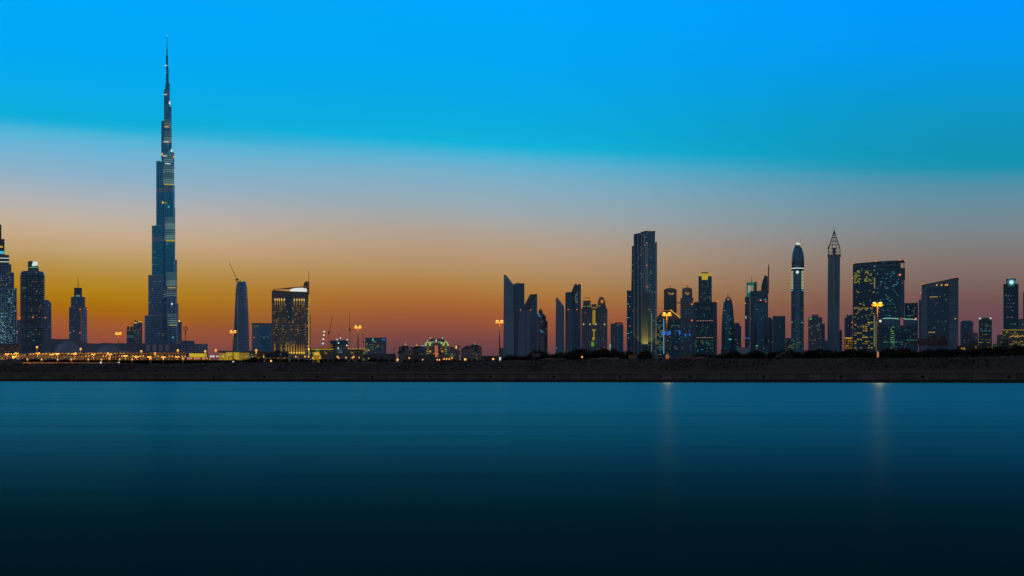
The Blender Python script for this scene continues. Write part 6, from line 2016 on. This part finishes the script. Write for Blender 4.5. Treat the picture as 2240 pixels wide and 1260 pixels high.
TP = []
for i, (h, w, n, mt) in enumerate(((7.5, 8.0, 1500, m_leaf), (6.0, 7.5, 1300, m_leaf), (8.5, 7.0, 1500, m_leaf), (4.0, 5.5, 900, m_leaf2), (5.2, 9.0, 1500, m_leaf))):
    t_, c_ = tree_meshes(50 + i, h, w, n, mt, "tree")
    me1 = bpy.data.meshes.new("trunk")
    me1.from_pydata(t_.v, [], t_.f)
    me1.materials.append(m_bark)
    me2 = bpy.data.meshes.new("crown")
    me2.from_pydata([tuple(v) for v in c_.v], [], c_.f)
    me2.materials.append(mt)
    TP.append((me1, me2, h, w))


def bank_height(px, off):
    x, y, s_ = quay_at(px, off)
    xx, yy = quay(s_, 37)
    zc = Z_(crest_z(1120 + xx / yy * F), yy)
    if off <= 40:
        f = 1.0
    else:
        for (d0, f0), (d1, f1) in zip(prof_bank, prof_bank[1:]):
            if d0 <= off <= d1:
                f = f0 + (f1 - f0) * (off - d0) / (d1 - d0)
    return x, y, GZ + (zc - GZ) * f


prof_bank = [(40, 1.0), (46, 0.99), (60, 0.9), (110, 0.5), (200, 0.0)]


def plant(px, off, ytop, kind, name, label, cat, group, sx=1.0):
    x, y, z = bank_height(px, off)
    me1, me2, h, w = TP[kind]
    H = max(1.2, Z_(ytop, y) - z)
    s_ = H / h
    root = tag_root(name, (x, y, z - 0.15), label, cat, group)
    for nm, me in (("trunk", me1), ("crown", me2)):
        o = bpy.data.objects.new(nm, me)
        COL.objects.link(o)
        o.parent = root
        o.scale = (s_ * sx, s_ * sx, s_ * 1.08)
        o.rotation_euler = (0, 0, (px * 7.3) % 6.28)


def belt(x0, x1, tops, step, label, group, off=(95, 170), kinds=(0, 1, 2, 4), name="tree", sx=(0.95, 1.3)):
    px = x0
    while px < x1:
        t_ = (px - x0) / (x1 - x0) * (len(tops) - 1)
        i = min(int(t_), len(tops) - 2)
        yt = tops[i] + (tops[i + 1] - tops[i]) * (t_ - i) + R.uniform(-1.0, 3.4)
        plant(px, R.uniform(*off), yt, R.choice(kinds), name, label, "tree" if name == "tree" else "bush", group, R.uniform(*sx))
        px += step * R.uniform(0.7, 1.3)


belt(1203, 1425, (775, 769, 768.5, 768, 768.5, 769, 774), 5.2, "dark tree in the dense grove below the two-crowned and giant ribbed towers", "trees of the dense dark grove")
belt(1176, 1200, (770, 769, 774), 7, "dark tree in the small clump at the right foot of the first bladed group", "clump below the first bladed group")
belt(1104, 1165, (777, 775, 778, 776), 9, "low bushy tree on the bank at the foot of the first bladed group", "low trees below the first bladed group", (60, 110), (3, 1))
belt(1500, 1645, (778, 773, 774, 770, 771), 8, "low dark tree in the thin line below the bullet-shaped towers", "low trees below the bullet towers", (70, 130))
belt(1645, 1768, (769, 771, 768, 770), 7.5, "dark tree in the line below the dome-headed tower and the glass slab", "trees below the dome-headed tower", (80, 140))
belt(1768, 1915, (768, 764, 768, 767, 764, 768), 6.5, "dark rounded tree between the lattice-spired tower and the tallest orange lamp", "trees left of the tallest lamp", (80, 150))
belt(1926, 2095, (770, 764, 764, 768, 766, 765, 768), 7, "dark tree massed behind the overhead road sign under the curved-roof slab", "trees behind the overhead sign", (80, 150))
belt(2095, 2262, (767, 765, 762, 760, 758, 760), 7, "black tree in the high belt at the far right end of the bank", "trees at the far right of the bank", (80, 140))
belt(515, 690, (785, 783, 782, 786, 782, 784), 10, "dark bush on the bank below the slanted-crown hotel", "bushes on the bank below the hotel", (48, 80), (3, 1, 4), "shrub")
belt(690, 870, (785, 783, 785, 786, 783, 786), 12, "dark bush on the bank below the cranes and the green-windowed office block", "bushes on the bank below the cranes", (48, 80), (3, 1, 4), "shrub")
belt(885, 1100, (786, 784, 787, 783, 785, 785), 14, "dark bush on the bank below the domed hotel and its mansions", "bushes on the bank below the domed hotel", (48, 80), (3, 1), "shrub")
belt(2100, 2240, (779, 777, 776, 774), 12, "dusty bush on the rising crest at the far right", "bushes on the crest at the far right", (40, 50), (3,), "shrub", (0.7, 1.2))


def palm(px, off, ytop, lab):
    x, y, z = bank_height(px, off)
    root = tag_root("palm_tree", (x, y, z - 0.2), lab, "palm tree")
    H = Z_(ytop, y) - z
    mb = MB()
    pts = [Vector((0.15 * math.sin(t * 1.5) * H * 0.3, 0, H * t)) for t in (0, 0.25, 0.5, 0.75, 0.94)]
    for i, (a, c_) in enumerate(zip(pts, pts[1:])):
        mb.bar(a, c_, 0.26 - i * 0.03, 7, 0.23 - i * 0.03)
    link_mesh("trunk", mb.v, mb.f, m_bark, root)
    top = pts[-1]
    for i in range(16):
        a = i * 2.4
        el0 = R.uniform(0.1, 1.1)
        mb = MB()
        prev, wprev = top.copy(), 0.08
        d = Vector((math.cos(a) * math.cos(el0), math.sin(a) * math.cos(el0), math.sin(el0)))
        side = Vector((-math.sin(a), math.cos(a), 0))
        L_ = R.uniform(1.6, 2.3)
        strip = []
        for j in range(7):
            t_ = j / 6
            p = top + d * (L_ * t_) + Vector((0, 0, -1.4 * t_ * t_))
            w = 0.34 * math.sin(math.pi * min(0.98, t_ * 0.9 + 0.1))
            strip.append((p + side * w, p - side * w + Vector((0, 0, -0.05))))
        vs_ = [q for s_ in strip for q in s_]
        mb.add(vs_, [(2 * j, 2 * j + 1, 2 * j + 3, 2 * j + 2) for j in range(6)])
        link_mesh("frond", mb.v, mb.f, m_leaf, root)


palm(874, 60, 768, "shaggy palm silhouetted before the leftmost gabled mansion")
palm(964.5, 60, 770, "slim palm silhouetted before the right side of the domed hotel")

# earth mounds, site machines
for i, (px, ytop, w, lab) in enumerate(((1330, 779.5, 60, "long low mound of pale spoil below the plain grey tower"), (1512, 776.5, 70, "long earth mound right of the amber-lit column"), (1440, 780, 34, "small earth mound left of the amber-lit column"), (1215, 781, 50, "flat earth mound at the left end of the dark grove"))):
    x, y, z = bank_height(px, 62)
    H = Z_(ytop, y) - z
    mb = MB()
    n1, n2 = 30, 8
    for a in range(n1 + 1):
        for c_ in range(n2 + 1):
            u_, v_ = a / n1 * 2 - 1, c_ / n2 * 2 - 1
            hh = H * max(0, (1 - u_ * u_)) ** 0.7 * max(0, 1 - v_ * v_) * (0.85 + 0.35 * fbm(px + a * 0.37, c_ * 0.5, 1.0))
            mb.v.append((u_ * w * y / F, v_ * 9, hh - 0.3))
    for a in range(n1):
        for c_ in range(n2):
            k0 = a * (n2 + 1) + c_
            mb.f.append((k0, k0 + n2 + 1, k0 + n2 + 2, k0 + 1))
    o = link_mesh("earth_mound", mb.v, mb.f, m_land, None, True)
    o.location = (x, y, z)
    tag(o, lab, "mound")


def excavator(px, lab):
    x, y, z = bank_height(px, 66)
    root = tag_root("excavator", (x, y, z + 0.2), lab, "excavator")
    pm = pbr("excavator_paint", (0.45, 0.25, 0.08), 0.6)
    for nm, mt, rows in (("track", m_steel, [(-1.8, 1.8, -1.3, -0.7, 0, 0.8)]), ("track", m_steel, [(-1.8, 1.8, 0.7, 1.3, 0, 0.8)]), ("house", pm, [(-1.9, 0.6, -1.1, 1.1, 0.85, 2.2)]), ("cab", pbr("cab_glass", (0.1, 0.13, 0.16), 0.2, 0.5), [(0.65, 1.6, -1.1, 0.1, 0.85, 2.7)])):
        mb = MB()
        for r_ in rows:
            mb.box(*r_)
        link_mesh(nm, mb.v, mb.f, mt, root)
    mb = MB()
    mb.bar((1.2, 0.5, 1.6), (-1.0, 0.5, 5.2), 0.3, 6, 0.22)
    link_mesh("boom", mb.v, mb.f, pm, root)
    mb = MB()
    mb.bar((-1.0, 0.5, 5.2), (-3.2, 0.5, 3.4), 0.22, 6, 0.15)
    link_mesh("dipper", mb.v, mb.f, pm, root)
    mb = MB()
    mb.front_poly([(-3.6, 3.3), (-2.9, 3.5), (-2.8, 2.5), (-3.4, 2.3), (-3.9, 2.7)], 0.1, 0.9)
    link_mesh("bucket", mb.v, mb.f, m_steel, root)


excavator(1386, "excavator with raised arm in the grove below the giant ribbed tower")
# conveyor on the bank below the dome-headed tower
x, y, z = bank_height(1700, 60)
root = tag_root("conveyor", (x, y, z), "inclined conveyor on a low trestle below the glass slab and the dome-headed tower", "conveyor")
k_ = y / F
mb = MB()
mb.bar((-3 * k_, 0, 1.0), (28 * k_, 0, Z_(764.5, y) - z), 0.45, 4)
link_mesh("belt", mb.v, mb.f, pbr("conveyor_tan", (0.24, 0.16, 0.11), 0.8), root)
for t_ in (0.35, 0.65, 0.95):
    mb = MB()
    top_z = 1.0 + (Z_(764.5, y) - z - 1.0) * t_
    mb.bar(((-3 + 31 * t_) * k_ - 0.8, 0, -0.3), ((-3 + 31 * t_) * k_, 0, top_z - 0.35), 0.12, 5)
    mb.bar(((-3 + 31 * t_) * k_ + 0.8, 0, -0.3), ((-3 + 31 * t_) * k_, 0, top_z - 0.35), 0.12, 5)
    link_mesh("trestle", mb.v, mb.f, m_steel, root)

# scrub on the bank slope: ground cover, one object
rr_ = random.Random(91)
mb = MB()
for i in range(8000):
    s_ = rr_.uniform(-40, QL + 40)
    if fbm(s_, 9.0, 0.03) + rr_.uniform(-0.5, 0.5) < -0.05:
        continue
    d = 12 + 27 * rr_.random() ** 0.8
    for (d0, f0), (d1, f1) in zip(prof, prof[1:]) if False else []:
        pass
    fp = [(1.3, 0.0), (6, 0.0), (12, 0.03), (16, 0.10), (19, 0.25), (22, 0.42), (25, 0.58), (28, 0.74), (31, 0.88), (34, 0.97), (37, 1.0), (40, 1.0)]
    for (d0, f0), (d1, f1) in zip(fp, fp[1:]):
        if d0 <= d <= d1:
            ff = f0 + (f1 - f0) * (d - d0) / (d1 - d0)
    xx, yy = quay(s_, 37)
    zc = Z_(crest_z(1120 + xx / yy * F), yy)
    x, y = quay(s_, d)
    z = 3.45 + (zc - 3.45) * ff + 0.05
    h = rr_.uniform(0.1, 0.42)
    for j in range(2):
        a = rr_.uniform(0, 3.14)
        w = rr_.uniform(0.2, 0.6)
        mb.add([(x - w * math.cos(a), y - w * math.sin(a), z - 0.2), (x + w * math.cos(a), y + w * math.sin(a), z - 0.2), (x + w * 0.5 * math.cos(a), y + w * .5 * math.sin(a), z + h), (x - w * .6 * math.cos(a), y - w * .6 * math.sin(a), z + h * 0.8)], [(0, 1, 2, 3)])
o = link_mesh("scrub", mb.v, mb.f, pbr("scrub", (0.10, 0.078, 0.056), 1.0, noise=0.8, scale=0.3, spec=0.1))
tag(o, "dry dark scrub covering the slope of the bank", "scrub", kind='stuff')

# ------------------------------------------------------------------ dusk haze
if HAZE > 0:
    mb = MB()
    mb.box(-6400, 6400, -1200, 6900, -4.2, 900)
    hm = bpy.data.materials.new("haze")
    hm.use_nodes = True
    N = NT(hm.node_tree)
    N.n.clear()
    pv = N.node('ShaderNodeVolumePrincipled')
    pv.inputs['Color'].default_value = (0.8, 0.86, 0.92, 1)
    pv.inputs['Density'].default_value = HAZE
    pv.inputs['Anisotropy'].default_value = 0.2
    o_ = N.node('ShaderNodeOutputMaterial')
    N.l.new(pv.outputs[0], o_.inputs['Volume'])
    hm.cycles.homogeneous_volume = True
    o = link_mesh("haze", mb.v, mb.f, hm)
    tag(o, "thin dusk haze", kind='stuff')
